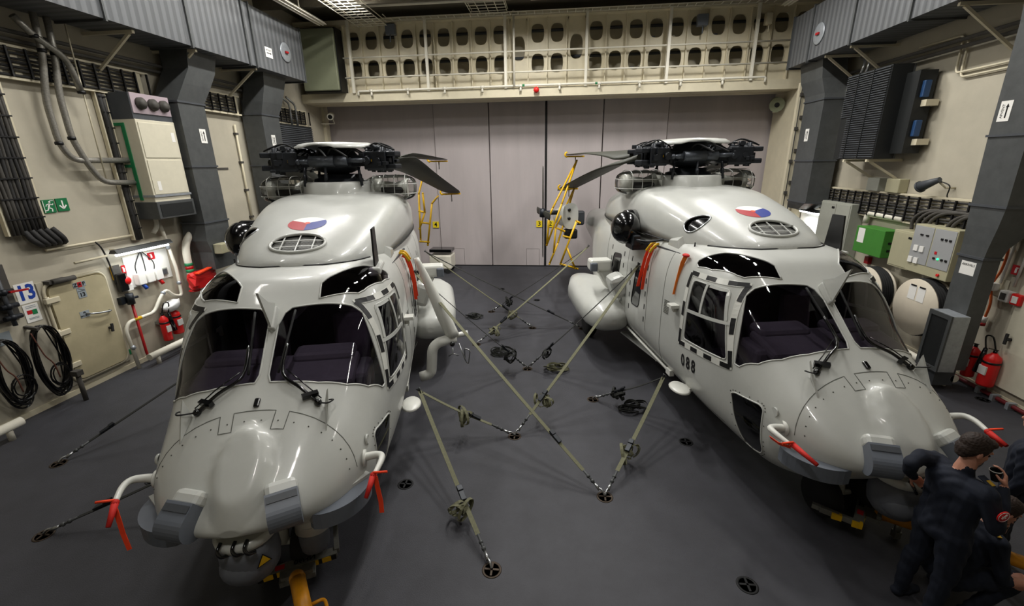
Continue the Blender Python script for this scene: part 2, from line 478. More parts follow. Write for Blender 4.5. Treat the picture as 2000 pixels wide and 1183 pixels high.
def make_helicopter():
    H = thing('helicopter', '', 'helicopter')
    # ---- skin and panes
    bm = mb_to_bm(hull_mesh()); panes = []
    for s in (-1, 1):
        mir = lambda P: [(s * x, y) for x, y in P]
        ws = [(.045, -4.69), (.075, -4.762), (.27, -4.762), (.546, -4.742), (.816, -4.672), (1.013, -4.545), (1.135, -4.37), (1.158, -4.29), (.935, -3.97), (.82, -3.955), (.17, -4.045), (.10, -4.10), (.05, -4.22)]
        panes.append(('windshield', cut_pane(bm, mir(ws), (0, 1), lambda c: c.y < -3.75 and c.z > 1.66), 'cockpit_glass'))
        br = rounded([(.455, -3.945), (.45, -3.66), (.60, -3.47), (.90, -3.20), (1.04, -2.99), (1.15, -2.98), (1.19, -3.1), (1.10, -3.42), (.92, -3.78), (.88, -3.80)], .05)
        br = mir([(.455, -3.945), (.45, -3.68), (.50, -3.57), (.62, -3.45), (.86, -3.24), (1.0, -3.06), (1.08, -3.0), (1.15, -3.02), (1.165, -3.1), (1.11, -3.38), (.94, -3.73), (.88, -3.80)])
        panes.append(('eyebrow_window', cut_pane(bm, br, (0, 1), lambda c: c.z > 2.5 and s * c.x > .3), 'cockpit_glass'))
        dw = rounded([(-3.16, 2.60), (-3.82, 2.62), (-4.17, 1.76), (-3.14, 1.66)], .07)
        panes.append(('door_window', cut_pane(bm, dw, (1, 2), lambda c: s * c.x > .7 and c.z > 1.4), 'cockpit_glass'))
        ch = rounded([(-4.33, 1.36), (-4.40, 1.42), (-4.80, 1.46), (-4.86, 1.42), (-4.92, .90), (-4.86, .81), (-4.70, .765), (-4.55, .80), (-4.44, 1.12)], .05)
        panes.append(('chin_window', cut_pane(bm, ch, (1, 2), lambda c: s * c.x > .5 and c.z < 1.7), 'dark_glass'))
        for q in ([(.49, 2.30), (-.03, 2.36), (.19, 1.45), (.80, 1.36)], [(-.98, 2.32), (-1.37, 2.37), (-1.22, 1.53), (-.80, 1.50)]):
            panes.append(('cabin_window', cut_pane(bm, rounded(q, .1), (1, 2), lambda c: s * c.x > .7), 'dark_glass'))
    bmesh.ops.recalc_face_normals(bm, faces=[]) if False else None
    bm_to_obj('fuselage', bm, 'hull_paint', H)
    for n, m, g in panes:
        o = pane(n, m, g, H, rim='black' if n == 'cabin_window' else 'paint')
        if n == 'door_window':
            s = 1 if m.v[0][0] > 0 else -1
            sp = lambda y, z: side_pt(y, z, s)
            for bar in ([(-3.12, 2.12), (-4.04, 2.22)], [(-3.47, 2.62), (-3.49, 2.16)], [(-3.52, 2.60), (-3.80, 2.60), (-3.97, 2.24)]):
                ribbon(MB(), sp, bar, .045, .012, -.002).build('window_bar', 'paint', o)
        if n == 'chin_window':
            f = MB()
            cen = sum(m.loop, Vector()) / len(m.loop)
            for i in range(0, len(m.loop), max(1, len(m.loop) // 26)):
                p = m.loop[i]; q = p + (p - cen).normalized() * .035
                s = 1 if p.x > 0 else -1; q = side_pt(q.y, q.z, s, .002); f.ball(q, .008, 6, 4)
            f.build('rivet_row', 'panel_line', o)['kind'] = 'stuff'
    # ---- black and white dashes round the crew doors
    for s in (-1, 1):
        sp = lambda y, z: side_pt(y, z, s)
        C4 = [(-3.05, 2.68), (-3.90, 2.70), (-4.25, 1.70), (-3.03, 1.56)]
        fr = MB(); ribbon(fr, sp, C4 + C4[:1], .085, .006, .0005); fr.build('door_window_frame', 'paint_white', H)
        for a, b in zip(C4, C4[1:] + C4[:1]):
            L = math.hypot(b[0] - a[0], b[1] - a[1]); n = max(3, int(L / .19)) | 1
            for i in range(0, n, 2):
                t0, t1 = i / n, (i + 1) / n
                ribbon(MB(), sp, [(a[0] + (b[0] - a[0]) * t0, a[1] + (b[1] - a[1]) * t0), (a[0] + (b[0] - a[0]) * t1, a[1] + (b[1] - a[1]) * t1)], .065, .003, .007).build('door_marking', 'black', H)
        for c in (0.23, -1.1):
            for z in (1.35, 1.6, 1.85, 2.1, 2.35):
                for q in (-.42, .42): ribbon(MB(), sp, [(c + q, z), (c + q, z + .1)], .035, .003).build('cabin_marking', 'black', H)
        for q in ([(-2.3, .62), (-2.3, 2.85)], [(-1.62, 1.2), (-1.62, 2.75)], [(-4.2, .85), (-3.0, .83)], [(-.45, 1.1), (-.45, 2.75)], [(1.0, 1.1), (1.0, 2.75)]):
            ribbon(MB(), sp, q, .008, .002).build('panel_joint', 'panel_line', H)
        m = MB(); m.box(side_pt(-2.82, 2.09, s, .06), (.14, .16, .05)); m.box(side_pt(-2.82, 2.05, s, .01), (.1, .05, .12)); m.build('camera_fairing', 'paint_white', H)
        m = MB()
        for i in range(9):
            ribbon(m, sp, [(-2.38, 1.85 + i * .026), (-2.56, 1.865 + i * .026)], .01, .006)
        m.build('vent_louvre', 'panel_line', H)['kind'] = 'stuff'
        m = MB(); M = Matrix.Rotation(s * .25, 3, 'Y')
        m.lathe([(.0, -.02), (.17, -.02), (.2, 0), (.17, .025), (0, .03)], side_pt(-3.25, .86, s, .16), n=20, M=Matrix.Diagonal((.75, 1.15, 1)))
        m.box(side_pt(-3.25, .86, s, .02), (.14, .16, .05)); m.build('foot_step', 'paint_white', H)
        m = MB(); c = side_pt(-4.98, 1.47, s); m.lathe([(.055, -.01), (.055, .012), (.04, .012), (.03, -.005)], c, axis='x', n=16); m.build('static_port', 'paint', H)
        m = MB(); m.tube(bend_path([side_pt(-2.55, .82, s, .05), side_pt(1.0, .78, s, .06)], .02), .025, 8); m.box(side_pt(-2.6, .82, s, .04), (.08, .16, .1)); m.build('step_rail', 'paint_white', H)
        m = MB(); p = side_pt(-1.9, .56, s, .1)
        m.beam(p, p + Vector((s * .25, 1.9, -.02)), .28, .03); m.beam(p + Vector((0, 0, .12)), p + Vector((s * .2, .3, 0)), .03, .03); m.build('boarding_step', 'paint', H)
    # ---- nose panel outline
    l = MB(); tp = lambda x, y: top_pt(x, y)
    pts = [(.98 * sin(a) * .98, -5.28 + .25 * cos(a)) for a in np.linspace(-1.45, 1.45, 22)]
    pts = [(x, y) for x, y in pts]
    ribbon(l, tp, pts[:9] + [(-.3, -5.2), (-.18, -5.2)] + pts[9:13] + [(.18, -5.2), (.3, -5.2)] + pts[13:], .008, .002)
    l.build('nose_panel_joint', 'panel_line', H)
    r = MB()
    for i, a in enumerate(np.linspace(-1.5, 1.5, 18)):
        r.ball(top_pt(.9 * sin(a), -5.34 + .22 * cos(a), .001), .008, 6, 4)
    r.build('nose_rivet_row', 'panel_line', H)['kind'] = 'stuff'
    m = MB(); m.box(top_pt(0, -4.965, .012), (.055, .10, .03), rot=(.55, 0, 0), bev=.012); m.build('nose_lamp', 'gloss_black', H)
    # ---- cockpit
    m = MB(); m.box((0, -4.22, 1.72), (2.0, .5, .6), bev=.06); m.box((0, -4.33, 2.02), (1.75, .56, .14), rot=(.22, 0, 0), bev=.05); m.box((-.48, -4.1, 2.14), (.7, .3, .14), rot=(.1, 0, 0), bev=.06); m.box((.48, -4.1, 2.14), (.7, .3, .14), rot=(.1, 0, 0), bev=.06)
    m.build('dashboard', 'dash', H)
    m = MB(); m.box((0, -3.2, .95), (2.2, 2.2, .06)); m.build('cockpit_deck', 'grey_dark', H)
    m = MB(); m.box((0, -2.35, 1.85), (2.3, .05, 1.9)); m.build('bulkhead', 'seat_cloth', H)
    m = MB(); m.box((0, -3.55, 1.35), (.34, 1.1, .5), bev=.04); m.box((0, -3.7, 2.6), (.35, .6, .12), bev=.03); m.build('centre_console', 'dash', H)
    for s in (-1, 1):
        m = MB(); m.box((s * .55, -3.35, 1.4), (.5, .52, .16), bev=.06); m.box((s * .55, -3.02, 1.85), (.48, .14, .85), rot=(-.15, 0, 0), bev=.06); m.box((s * .55, -2.93, 2.36), (.28, .1, .22), bev=.04); m.box((s * .55, -3.3, 1.15), (.3, .4, .4)); m.build('pilot_seat', 'seat_cloth', H)
    # ---- engine cowling
    bm = mb_to_bm(cowl_mesh())
    gr = cut_pane(bm, ell(0, -2.97, .355, .215), (0, 1), lambda c: c.z > 3.0)
    ex = cut_pane(bm, ell(-2.33, 3.30, .17, .13), (1, 2), lambda c: c.x < -.5)
    cw = bm_to_obj('engine_cowling', bm, 'hull_paint', H)
    g = gr.build('intake_grille', 'mesh_screen', H, fix=False)
    g.location = (0, .01, -.025)
    f = MB(); f.tube([p + Vector((0, -.008, .035)) for p in gr.loop], .022, 8, closed=True); f.build('grille_rim', 'paint', g)
    cp = lambda x, y: cowl_pt(x, y, .0)
    for x in (-.2, 0, .2):
        h = .215 * math.sqrt(1 - (x / .355) ** 2); ribbon(MB(), cp, [(x, -2.97 - h), (x, -2.97 + h)], .014, .01, .02, .04).build('grille_bar', 'paint', g)
    for y in (-.07, .07):
        h = .355 * math.sqrt(1 - (y / .215) ** 2); ribbon(MB(), cp, [(-h, -2.97 + y), (h, -2.97 + y)], .014, .01, .02, .04).build('grille_bar', 'paint', g)
    e = ex.build('exhaust_throat', 'gloss_black', H, fix=False); e.location = (.05, 0, 0)
    f = MB(); f.tube([p + Vector((-.05, 0, 0)) for p in ex.loop], .016, 8, closed=True); f.build('exhaust_rim', 'steel', e)
    for nm, a0, a1 in (('flag_white', 30, 150), ('flag_red', 150, 270), ('flag_blue', 270, 390)):
        vs = []; fs = []; nr, na = 5, 14
        for i in range(nr + 1):
            for j in range(na + 1):
                a = radians(a0 + (a1 - a0) * j / na); rr = i / nr
                vs.append(cowl_pt(.265 * rr * cos(a), -2.41 + .225 * rr * sin(a), .004))
        for i in range(nr):
            for j in range(na): k = i * (na + 1) + j; fs.append((k, k + 1, k + na + 2, k + na + 1))
        MB().add(vs, fs, True).build('roundel_sector', nm, H)
    vs = [cowl_pt(0, -2.41, .006)] + [cowl_pt(.04 * cos(2 * pi * i / 14), -2.41 + .034 * sin(2 * pi * i / 14), .006) for i in range(14)]
    MB().add(vs, [(0, i + 1, (i + 1) % 14 + 1) for i in range(14)]).build('roundel_dot', 'flag_orange', H)
    l = MB(); l.tube([cowl_ring(y, zb=2.93)[0] for y in CY[2:]][::-1] + [cowl_ring(CY[2])[k] for k in (0,)] , .012, 5)
    base = [Vector(cowl_ring(y)[0]) for y in CY[2:]]; base = [Vector((-p.x, p.y, p.z)) for p in base[::-1]] + base
    l = MB(); l.tube([Vector((p.x * 1.004, p.y - .004, max(p.z + .02, top_pt(min(max(p.x, -1.2), 1.2), p.y).z + .004) if abs(p.x) < .9 else p.z + .02)) for p in base], .012, 5); l.build('cowling_seal', 'black', H)
    # ---- mast fairing and rotor head
    m = MB(); m.lathe([(1.0, 3.5), (.86, 3.60), (.74, 3.70), (.68, 3.82), (.665, 3.97), (.63, 4.0), (.58, 3.97), (.55, 3.8)], (0, 0, 0), n=40, M=Matrix.Diagonal((.95, 1.12, 1))); m.build('mast_fairing', 'paint', H)
    m = MB(); m.lathe([(.57, 3.78), (.57, 3.93), (.46, 3.98), (.44, 4.04), (.36, 4.06), (.36, 4.12), (.2, 4.13), (.2, 4.3)], n=28); m.build('swashplate', 'hub_metal', H)
    hub = MB(); hub.lathe([(.24, 4.14), (.4, 4.2), (.44, 4.3), (.44, 4.42), (.36, 4.5), (.3, 4.62)], n=24)
    for a in range(8):
        an = a * pi / 4 + .2; hub.box((.42 * cos(an), .42 * sin(an), 4.36), (.16, .1, .2), rot=(0, 0, an), bev=.02)
    hub = hub.build('rotor_hub', 'hub_metal', H)
    rnd = random.Random(3)
    for ax_, ay_, an in ((-.82, -.30, pi + .25), (.82, -.40, -.4), (-.66, .62, 2.4), (.74, .58, .70)):
        d = Vector((cos(an), sin(an), 0)); n = Vector((-sin(an), cos(an), 0)); c = Vector((ax_, ay_, 4.36)); k = MB(); R = Matrix.Rotation(an, 3, 'Z'); Z = Vector((0, 0, 1))
        k.beam(Vector((ax_ * .3, ay_ * .3, 4.36)), c, .24, .2)
        for sgn in (-1, 1):
            k.box(c + n * .15 * sgn + d * .02, (.44, .06, .32), R, bev=.02); k.box(c + Z * .15 * sgn + d * .03, (.40, .28, .06), R, bev=.02)
            k.cyl(c + n * .18 * sgn - d * .1, c + n * .27 * sgn - d * .1, .07, n=12); k.cyl(c + n * .17 * sgn + d * .1, c + n * .22 * sgn + d * .1, .05, n=12)
            k.cyl(c + d * .16 + n * .11 * sgn - Z * .21, c + d * .16 + n * .11 * sgn + Z * .23, .045, n=10); k.cyl(c - d * .14 + n * .09 * sgn - Z * .18, c - d * .14 + n * .09 * sgn + Z * .21, .04, n=10)
            k.box(c + d * .31 + Z * .11 * sgn, (.2, .24, .09), R, bev=.02)
        k.cyl(c - n * .2 + d * .02 + Z * .22, c + n * .2 + d * .02 + Z * .22, .045, n=10)
        for q in range(16):
            k.box(c + d * rnd.uniform(-.22, .3) + n * rnd.uniform(-.22, .22) + Z * rnd.uniform(-.2, .24), (rnd.uniform(.04, .11), rnd.uniform(.04, .11), rnd.uniform(.04, .11)), R, bev=.01)
        k.build('hub_arm', 'hub_metal', hub)
        k = MB()
        for q in range(2): k.tube(smooth_path([c - d * .2 + n * (.1 - .2 * q) + Z * .2, c + Z * .3 + n * (.05 - .1 * q), c + d * .2 + n * (.1 - .2 * q) + Z * .24, c + d * .34 + Z * .18], 4), .014, 6)
        k.build('arm_hose', 'rubber', hub)['kind'] = 'stuff'
        k = MB(); k.box(c - d * .05 + n * .185 * (1 if n.y < 0 else -1), (.05, .006, .04), R); k.build('arm_label', 'yellow', hub)
    for (a, b) in (((-.36, -.52, 4.35), (.30, -.55, 4.36)), ((-.36, .62, 4.35), (.30, .62, 4.36)), ((-.66, -.2, 4.3), (-.55, .42, 4.3)), ((.66, -.25, 4.3), (.56, .42, 4.3))):
        k = MB(); A, B = Vector(a), Vector(b); D = (B - A)
        k.cyl(A, A + D * .65, .095, n=18); k.cyl(A + D * .65, B, .085, n=18); k.cyl(A - D * .28, A, .03, .06, n=12); k.cyl(B, B + D * .45, .04, n=12)
        k.ball(A - D * .3, .05, 10, 6); k.ball(B + D * .47, .05, 10, 6); k.build('lag_damper', 'hub_light', hub)
    for x, y in ((-.52, -.45), (.5, -.5), (-.1, -.62), (.3, .6), (-.5, .5)):
        k = MB(); k.cyl((x, y, 3.92), (x * .92, y * .92, 4.25), .025, n=10); k.cyl((x * .97, y * .97, 4.02), (x * .95, y * .95, 4.12), .036, n=10); k.build('pitch_rod', 'hub_metal', hub)
    k = MB()
    for i in range(9):
        a = rnd.uniform(0, 2 * pi); r0 = rnd.uniform(.3, .5)
        k.tube(smooth_path([(r0 * cos(a), r0 * sin(a), 4.45), (r0 * 1.3 * cos(a + .2), r0 * 1.3 * sin(a + .2), 4.57), (r0 * 1.6 * cos(a + .4), r0 * 1.6 * sin(a + .4), 4.5), (r0 * 1.9 * cos(a + .5), r0 * 1.9 * sin(a + .5), 4.42)], 4), .016, 6)
    k.build('hub_cable', 'rubber', hub)['kind'] = 'stuff'
    k = MB(); n = 64; rings = []
    for rr, dz in ((.02, .0), (.3, -.004), (.52, -.018), (.64, -.045), (.73, -.11)):
        rings.append([(rr * cos(2 * pi * i / n), rr * sin(2 * pi * i / n), 4.70 + dz + (.05 * max(0, cos(4 * (2 * pi * i / n) + .9)) ** .6 if rr > .6 else 0) * (rr - .55) / .18) for i in range(n)])
    low = [[(p[0] * .985, p[1] * .985, p[2] - .014) for p in r] for r in rings[::-1]]
    k.loft(rings + low, cap=True); k.build('rotor_cap', 'paint', H)
    # ---- folded blades
    def blade(root, mid, tip, nm='rotor_blade'):
        P = smooth_path([root, Vector(root).lerp(Vector(mid), .4) + Vector((0, 0, .03)), mid, tip], 8); k = MB(); rings = []; N = len(P)
        for i, p in enumerate(P):
            t = i / (N - 1); d = (P[min(i + 1, N - 1)] - P[max(i - 1, 0)]).normalized(); side = d.cross(Vector((0, 0, 1))).normalized(); up = side.cross(d)
            tw = .5 * (1 - t) ** 2; c = .16 + .46 * min(1, max(0, (t - .03) / .14)); th = .09 * (1 - t) + .03
            if t > .93: c *= 1 - (t - .93) * 4
            S = side * cos(tw) + up * sin(tw); U = up * cos(tw) - side * sin(tw)
            rings.append([p + S * (c * u) + U * (th * v) for u, v in ((-.5, 0), (-.42, .3), (-.2, .5), (.1, .38), (.5, .05), (.5, -.02), (.1, -.3), (-.2, -.4), (-.42, -.25))])
        k.loft(rings); return k.build(nm, 'blade', H)
    blade((1.1, -.3, 4.36), (1.6, 2.6, 3.95), (2.3, 7.1, 3.27)); blade((1.0, .8, 4.38), (1.45, 3.6, 4.45), (1.92, 7.1, 4.40))
    blade((-1.1, -.2, 4.36), (-1.25, 2.6, 3.97), (-1.22, 7.1, 3.28)); blade((-.9, .8, 4.38), (-1.1, 3.6, 4.5), (-.97, 7.1, 4.50))
    # ---- engine intake screens
    for s in (-1, 1):
        c = Vector((s * .95, .12, 3.84)); k = MB(); k.ball(c, (.5, .40, .25), 28, 18, None, 3.2); dome = k.build('intake_screen', 'screen_glass', H)
        k = MB(); k.lathe([(.0, -.36), (.2, -.36), (.22, -.2), (.16, -.2), (.12, .1), (.22, .3)], c + Vector((s * .02, 0, 0)), axis='x', n=20, M=Matrix.Diagonal((1, 1, .85)))
        k.build('engine_inlet', 'paint', dome)
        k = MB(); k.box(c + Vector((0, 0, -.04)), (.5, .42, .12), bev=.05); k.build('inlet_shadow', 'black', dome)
        for q in (-.3, -.1, .1, .3):
            r0 = math.sqrt(1 - (q / .49) ** 2)
            k = MB(); k.tube([c + Vector((q, .405 * sup(cos(a), sin(a), 3.)[0], .255 * sup(cos(a), sin(a), 3.)[1])) for a in np.linspace(-.4, pi + .4, 26)], .007, 5); k.build('screen_wire', 'paint', dome)
        for q in (-.1, .08):
            r0 = math.sqrt(1 - (q / .27) ** 2)
            k = MB(); k.tube([c + Vector((.505 * sup(cos(a), sin(a), 3.)[0], .405 * sup(cos(a), sin(a), 3.)[1], q)) for a in np.linspace(0, 2 * pi, 40)], .007, 5); k.build('screen_wire', 'paint', dome)
    # ---- sponsons, wheels
    for s in (-1, 1):
        k = MB(); rings = []
        for y, w, h, cz in ((-.55, .05, .05, 1.0), (-.5, .24, .2, 1.0), (-.3, .38, .30, 1.0), (.1, .46, .35, 1.0), (.8, .48, .37, 1.02), (1.8, .46, .4, 1.05), (2.6, .28, .26, 1.05), (2.9, .08, .08, 1.05)):
            rings.append([(s * (1.55 + w * 1.15 * sup(cos(a), sin(a), 2.6)[0]), y, cz + h * sup(cos(a), sin(a), 2.6)[1]) for a in np.linspace(0, 2 * pi, 33)[:-1]])
        k.loft(rings); sp_ = k.build('sponson', 'paint', H)
        k = MB(); k.box((s * 1.42, -.2, 1.72), (.34, .5, .5), rot=(0, s * .35, 0), bev=.1); k.build('sensor_fairing', 'paint', H)
        k = MB(); k.box((s * 1.62, .55, 2.02), (.5, .36, .26), bev=.05); k.box((s * 1.42, .6, 1.72), (.3, .34, .5), rot=(0, s * .5, 0), bev=.06); fb = k.build('warning_receiver', 'paint_white', H)
        k = MB(); k.box((s * 1.80, .36, 2.0), (.16, .12, .2), bev=.03); k.build('receiver_eye', 'grey_sensor', fb)
        k = MB(); k.lathe([(.12, -.13), (.3, -.13), (.36, -.08), (.36, .08), (.3, .13), (.12, .13)], (s * 1.62, 1.25, .36), axis='x', n=28); w_ = k.build('main_wheel', 'rubber', H)
        k = MB(); k.lathe([(.0, -.1), (.18, -.12), (.2, -.1), (.2, .1), (.18, .12), (0, .1)], (s * 1.62, 1.25, .36), axis='x', n=20); k.build('wheel_rim', 'steel', w_)
        k = MB(); k.cyl((s * 1.45, 1.25, .36), (s * 1.4, 1.1, 1.0), .06); k.build('main_gear_leg', 'paint_white', H)
        k = MB(); k.lathe([(.1, -.09), (.24, -.09), (.28, -.05), (.28, .05), (.24, .09), (.1, .09)], (s * .23, -5.02, .28), axis='x', n=24); w_ = k.build('nose_wheel', 'rubber', H)
        k = MB(); k.lathe([(.0, -.06), (.13, -.07), (.15, -.05), (.15, .05), (.13, .07), (0, .06)], (s * .23, -5.02, .28), axis='x', n=20); k.build('wheel_rim', 'turret_grey', w_)
    k = MB(); k.cyl((0, -5.02, .28), (0, -4.95, .75), .06); k.cyl((-.25, -5.02, .28), (.25, -5.02, .28), .035); k.build('nose_gear_leg', 'paint_white', H)
    # ---- nose sensors
    k = MB(); k.lathe([(.0, .57), (.10, .575), (.18, .61), (.235, .69), (.255, .81), (.25, .93), (.24, 1.04)], (0, -5.67, 0), n=32); t = k.build('sensor_turret', 'turret_grey', H)
    k = MB(); k.ball((-.02, -5.76, .78), (.215, .185, .17), 24, 14); k.build('turret_window', 'turret_grey', t)
    k = MB(); k.lathe([(.255, 1.03), (.265, 1.04), (.27, 1.09), (.24, 1.12)], (0, -5.65, 0), n=32); k.build('turret_collar', 'paint', t)
    for x in (-.12, 0, .1):
        k = MB(); k.tube(bend_path([(x, -5.86, 1.14), (x - .01, -5.93, 1.11), (x + .02, -5.94, 1.05), (x + .06, -5.89, 1.03)], .03), .016, 8); k.build('turret_cable', 'gloss_black', t)
    a = Vector((.182, -5.845, .89)); n = Vector((.72, -.69, .05)).normalized(); u = Vector((.69, .72, 0)); w2 = Vector((0, 0, 1))
    for nm, sc, off in (('gloss_black', .07, .012), ('yellow', .054, .016)):
        k = MB(); k.add([a + n * off + u * sc * q[0] + w2 * sc * q[1] for q in ((-1, -.7), (1, -.7), (0, 1.0))], [(0, 1, 2)]); k.build('warning_triangle', nm, t)
    k = MB(); k.lathe([(.0, -.34), (.14, -.34), (.15, -.25), (.15, .0)], (.44, -5.3, .80), n=20); k.build('radar_pod', 'turret_grey', H)
    k = MB(); k.cyl((.44, -5.3, .68), (.44, -5.24, .98), .17, n=20); k.build('pod_mount', 'paint', H)
    for s in (-1, 1):
        prof = [(-.02, .135), (.14, .135)] + [(.14 + .135 * cos(a), .135 * sin(a)) for a in np.linspace(pi / 2, -pi / 2, 15)[1:-1]] + [(.14, -.135), (-.02, -.135)]
        M = Matrix.Rotation(s * .35, 3, 'Z') @ Matrix.Rotation(.62, 3, 'X'); c = Vector((s * .39, -5.70, 1.42))
        k = MB(); k.prism(prof, lambda p: c + M @ Vector((-.135, -p[0], p[1])), lambda p: c + M @ Vector((.135, -p[0], p[1]))); b_ = k.build('nose_sensor_box', 'grey_sensor', H)
        k = MB(); k.box(c + M @ Vector((0, .06, -.03)), (.28, .16, .28), M, bev=.05); k.build('box_collar', 'paint', b_)
        k = MB(); k.box(c + M @ Vector((0, -.035, .138)), (.25, .06, .012), M); k.build('box_hinge', 'grey_dark', b_)
        A = Vector((s * .60, -5.68, 1.06)); B = Vector((s * 1.06, -5.2, 1.06)); D = (B - A); O = Vector((s * D.y, -abs(D.x), 0)).normalized()
        arc = [A + D * t + O * (.16 * (1 - (2 * t - 1) ** 2) ** .75) for t in np.linspace(0, 1, 15)]
        pol = arc + [B - O * .05, A - O * .05]
        k = MB(); k.prism(pol, lambda p: Vector((p.x, p.y, 1.0)), lambda p: Vector((p.x, p.y, 1.17))); wd_ = k.build('antenna_wedge', 'grey_sensor', H)
        k = MB(); k.prism([A + O * .0, B + O * .0, B - O * .2, A - O * .2], lambda p: Vector((p.x, p.y, 1.06)), lambda p: Vector((p.x, p.y, 1.205))); k.build('wedge_fairing', 'paint', wd_)
        k = MB(); P = smooth_path([(s * .98, -5.12, 1.34), (s * 1.10, -5.12, 1.36), (s * 1.19, -5.17, 1.385), (s * 1.20, -5.28, 1.39), (s * 1.16, -5.44, 1.37)], 6)
        k.tube(P, .045, 12, radii=[.046 - .022 * i / (len(P) - 1) for i in range(len(P))]); k.lathe([(.0, 0), (.09, 0), (.085, .02), (.0, .025)], (s * 1.0, -5.12, 1.34), axis='x', n=18)
        k.build('pitot_tube', 'paint_white', H)
        # wiper
        k = MB(); wp = [top_pt(s * .58, -4.95, .03), top_pt(s * .40, -4.86, .06), top_pt(s * .2, -4.72, .05), top_pt(s * .2, -4.45, .05)]
        k.tube(smooth_path(wp, 5), .018, 8, radii=None); k.tube([p + Vector((s * .03, .03, .03)) for p in wp[:3]], .007, 6); k.ball(wp[0], .04, 10, 6); k.box(top_pt(s * .5, -4.91, .05), (.16, .05, .05), rot=(.3, 0, s * .5)); wi = k.build('wiper', 'gloss_black', H)
        k = MB(); k.tube([top_pt(s * (.15 + .07 * t), -4.70 + .60 * t, .03) for t in np.linspace(0, 1, 9)], .014, 6); k.build('wiper_blade', 'rubber', wi)
        k = MB(); k.tube(smooth_path([wp[0], wp[0] + Vector((s * .12, -.1, .04)), wp[0] + Vector((s * .16, -.02, .03)), wp[0] + Vector((s * .1, .04, .0))], 5), .008, 6); k.build('wiper_hose', 'rubber', wi)
        a = top_pt(s * .68, -5.16); b = top_pt(s * .64, -4.95); k = MB()
        tri = [a, b, b + Vector((s * .05, .0, .20)), b.lerp(a, .35) + Vector((s * .04, 0, .12))]; k.prism(tri, lambda p: p - Vector((.008, 0, .01)), lambda p: p + Vector((.008, 0, .01))); k.build('deflector_fin', 'paint', H)
        # hand rail box and roof fairing
        k = MB(); k.prism([(-.0, 0), (.5, 0), (.42, .16), (.12, .2)], lambda p: Vector((s * 1.12, -2.35 + p[0], 2.82 + p[1])), lambda p: Vector((s * .95, -2.35 + p[0], 2.95 + p[1]))); k.build('roof_fairing', 'paint', H)
        k = MB(); k.beam((s * 1.14, -2.45, 2.84), (s * 1.2, -1.0, 2.80), .03, .03); k.build('door_track', 'grey_dark', H)
    k = MB(); cut = [(-4.12, 2.66), (-4.30, 2.50), (-4.33, 2.62), (-4.49, 3.03), (-4.27, 2.86), (-4.1, 2.80)]
    k.prism(cut, lambda p: Vector((-.012, p[0], p[1])), lambda p: Vector((.012, p[0], p[1]))); k.box((0, -4.19, 2.64), (.07, .3, .1), rot=(.72, 0, 0), bev=.02); k.build('wire_cutter', 'paint', H)
    k = MB(); k.prism([(-3.14, 2.93), (-2.80, 2.93), (-2.86, 3.47), (-3.09, 3.47)], lambda p: Vector((.985, p[0], p[1])), lambda p: Vector((1.01, p[0], p[1]))); an_ = k.build('blade_antenna', 'black', H)
    k = MB(); k.box((1.0, -2.97, 2.90), (.16, .5, .12), bev=.03); k.build('antenna_base', 'paint', an_)
    k = MB(); k.cyl((-1.0, -2.6, 2.9), (-1.0, -2.6, 3.05), .012, n=8); k.build('whip_antenna', 'black', H)
    # black dome over the cabin door
    k = MB(); k.ball((-1.56, -.90, 3.06), (.27, .31, .31), 24, 14); k.loft([[(-1.55, -.85 + .31 * cos(a), 3.08 + .31 * sin(a)) for a in np.linspace(0, 2 * pi, 25)[:-1]], [(-1.1, -.3 + .31 * cos(a), 3.06 + .28 * sin(a)) for a in np.linspace(0, 2 * pi, 25)[:-1]]])
    d_ = k.build('hoist_dome', 'gloss_black', H)
    k = MB(); k.box((-1.35, -1.05, 2.74), (.35, .4, .12), bev=.02); k.box((-1.45, -1.2, 2.86), (.14, .16, .2), bev=.02); k.tube(smooth_path([(-1.3, -1.25, 2.8), (-1.5, -1.4, 2.9), (-1.35, -1.6, 2.9), (-1.1, -1.7, 2.95)]), .02, 6); k.build('hoist_bracket', 'hub_metal', d_)
    # ---- tail: boom end, folded pylon, tail rotor, stabiliser
    k = MB(); rings = []
    for t in np.linspace(0, 1, 8):
        y = 6.5 - 2.1 * t; w = .24 + .12 * sin(pi * t); hh = .34 + .3 * t
        rings.append([(-1.45 - .05 * t + w * sup(cos(a), sin(a), 2.6)[0], y, 2.45 + .22 * t + hh * .62 * sup(cos(a), sin(a), 2.6)[1]) for a in np.linspace(0, 2 * pi, 25)[:-1]])
    k.loft(rings); tp_ = k.build('tail_pylon', 'paint', H)
    for z in (2.86, 2.6): k = MB(); k.lathe([(.0, 0), (.05, 0), (.05, .012)], (-1.55, 4.385, z), axis='y', n=14); k.build('pylon_port', 'black', tp_)
    k = MB(); k.box((-1.45, 4.6, 2.1), (.4, .3, .3), bev=.05); k.build('pylon_joint', 'black', tp_)
    k = MB(); k.box((-1.0, 6.55, 2.35), (.9, .25, .5), bev=.06); k.build('fold_hinge', 'grey_dark', H)
    k = MB(); c = Vector((-2.3, 4.85, 2.74)); k.cyl(c, c + Vector((.65, 0, 0)), .07, n=14); k.lathe([(.0, -.1), (.13, -.1), (.15, 0), (.13, .1), (0, .1)], c, axis='x', n=16); tr = k.build('tail_rotor', 'hub_metal', tp_)
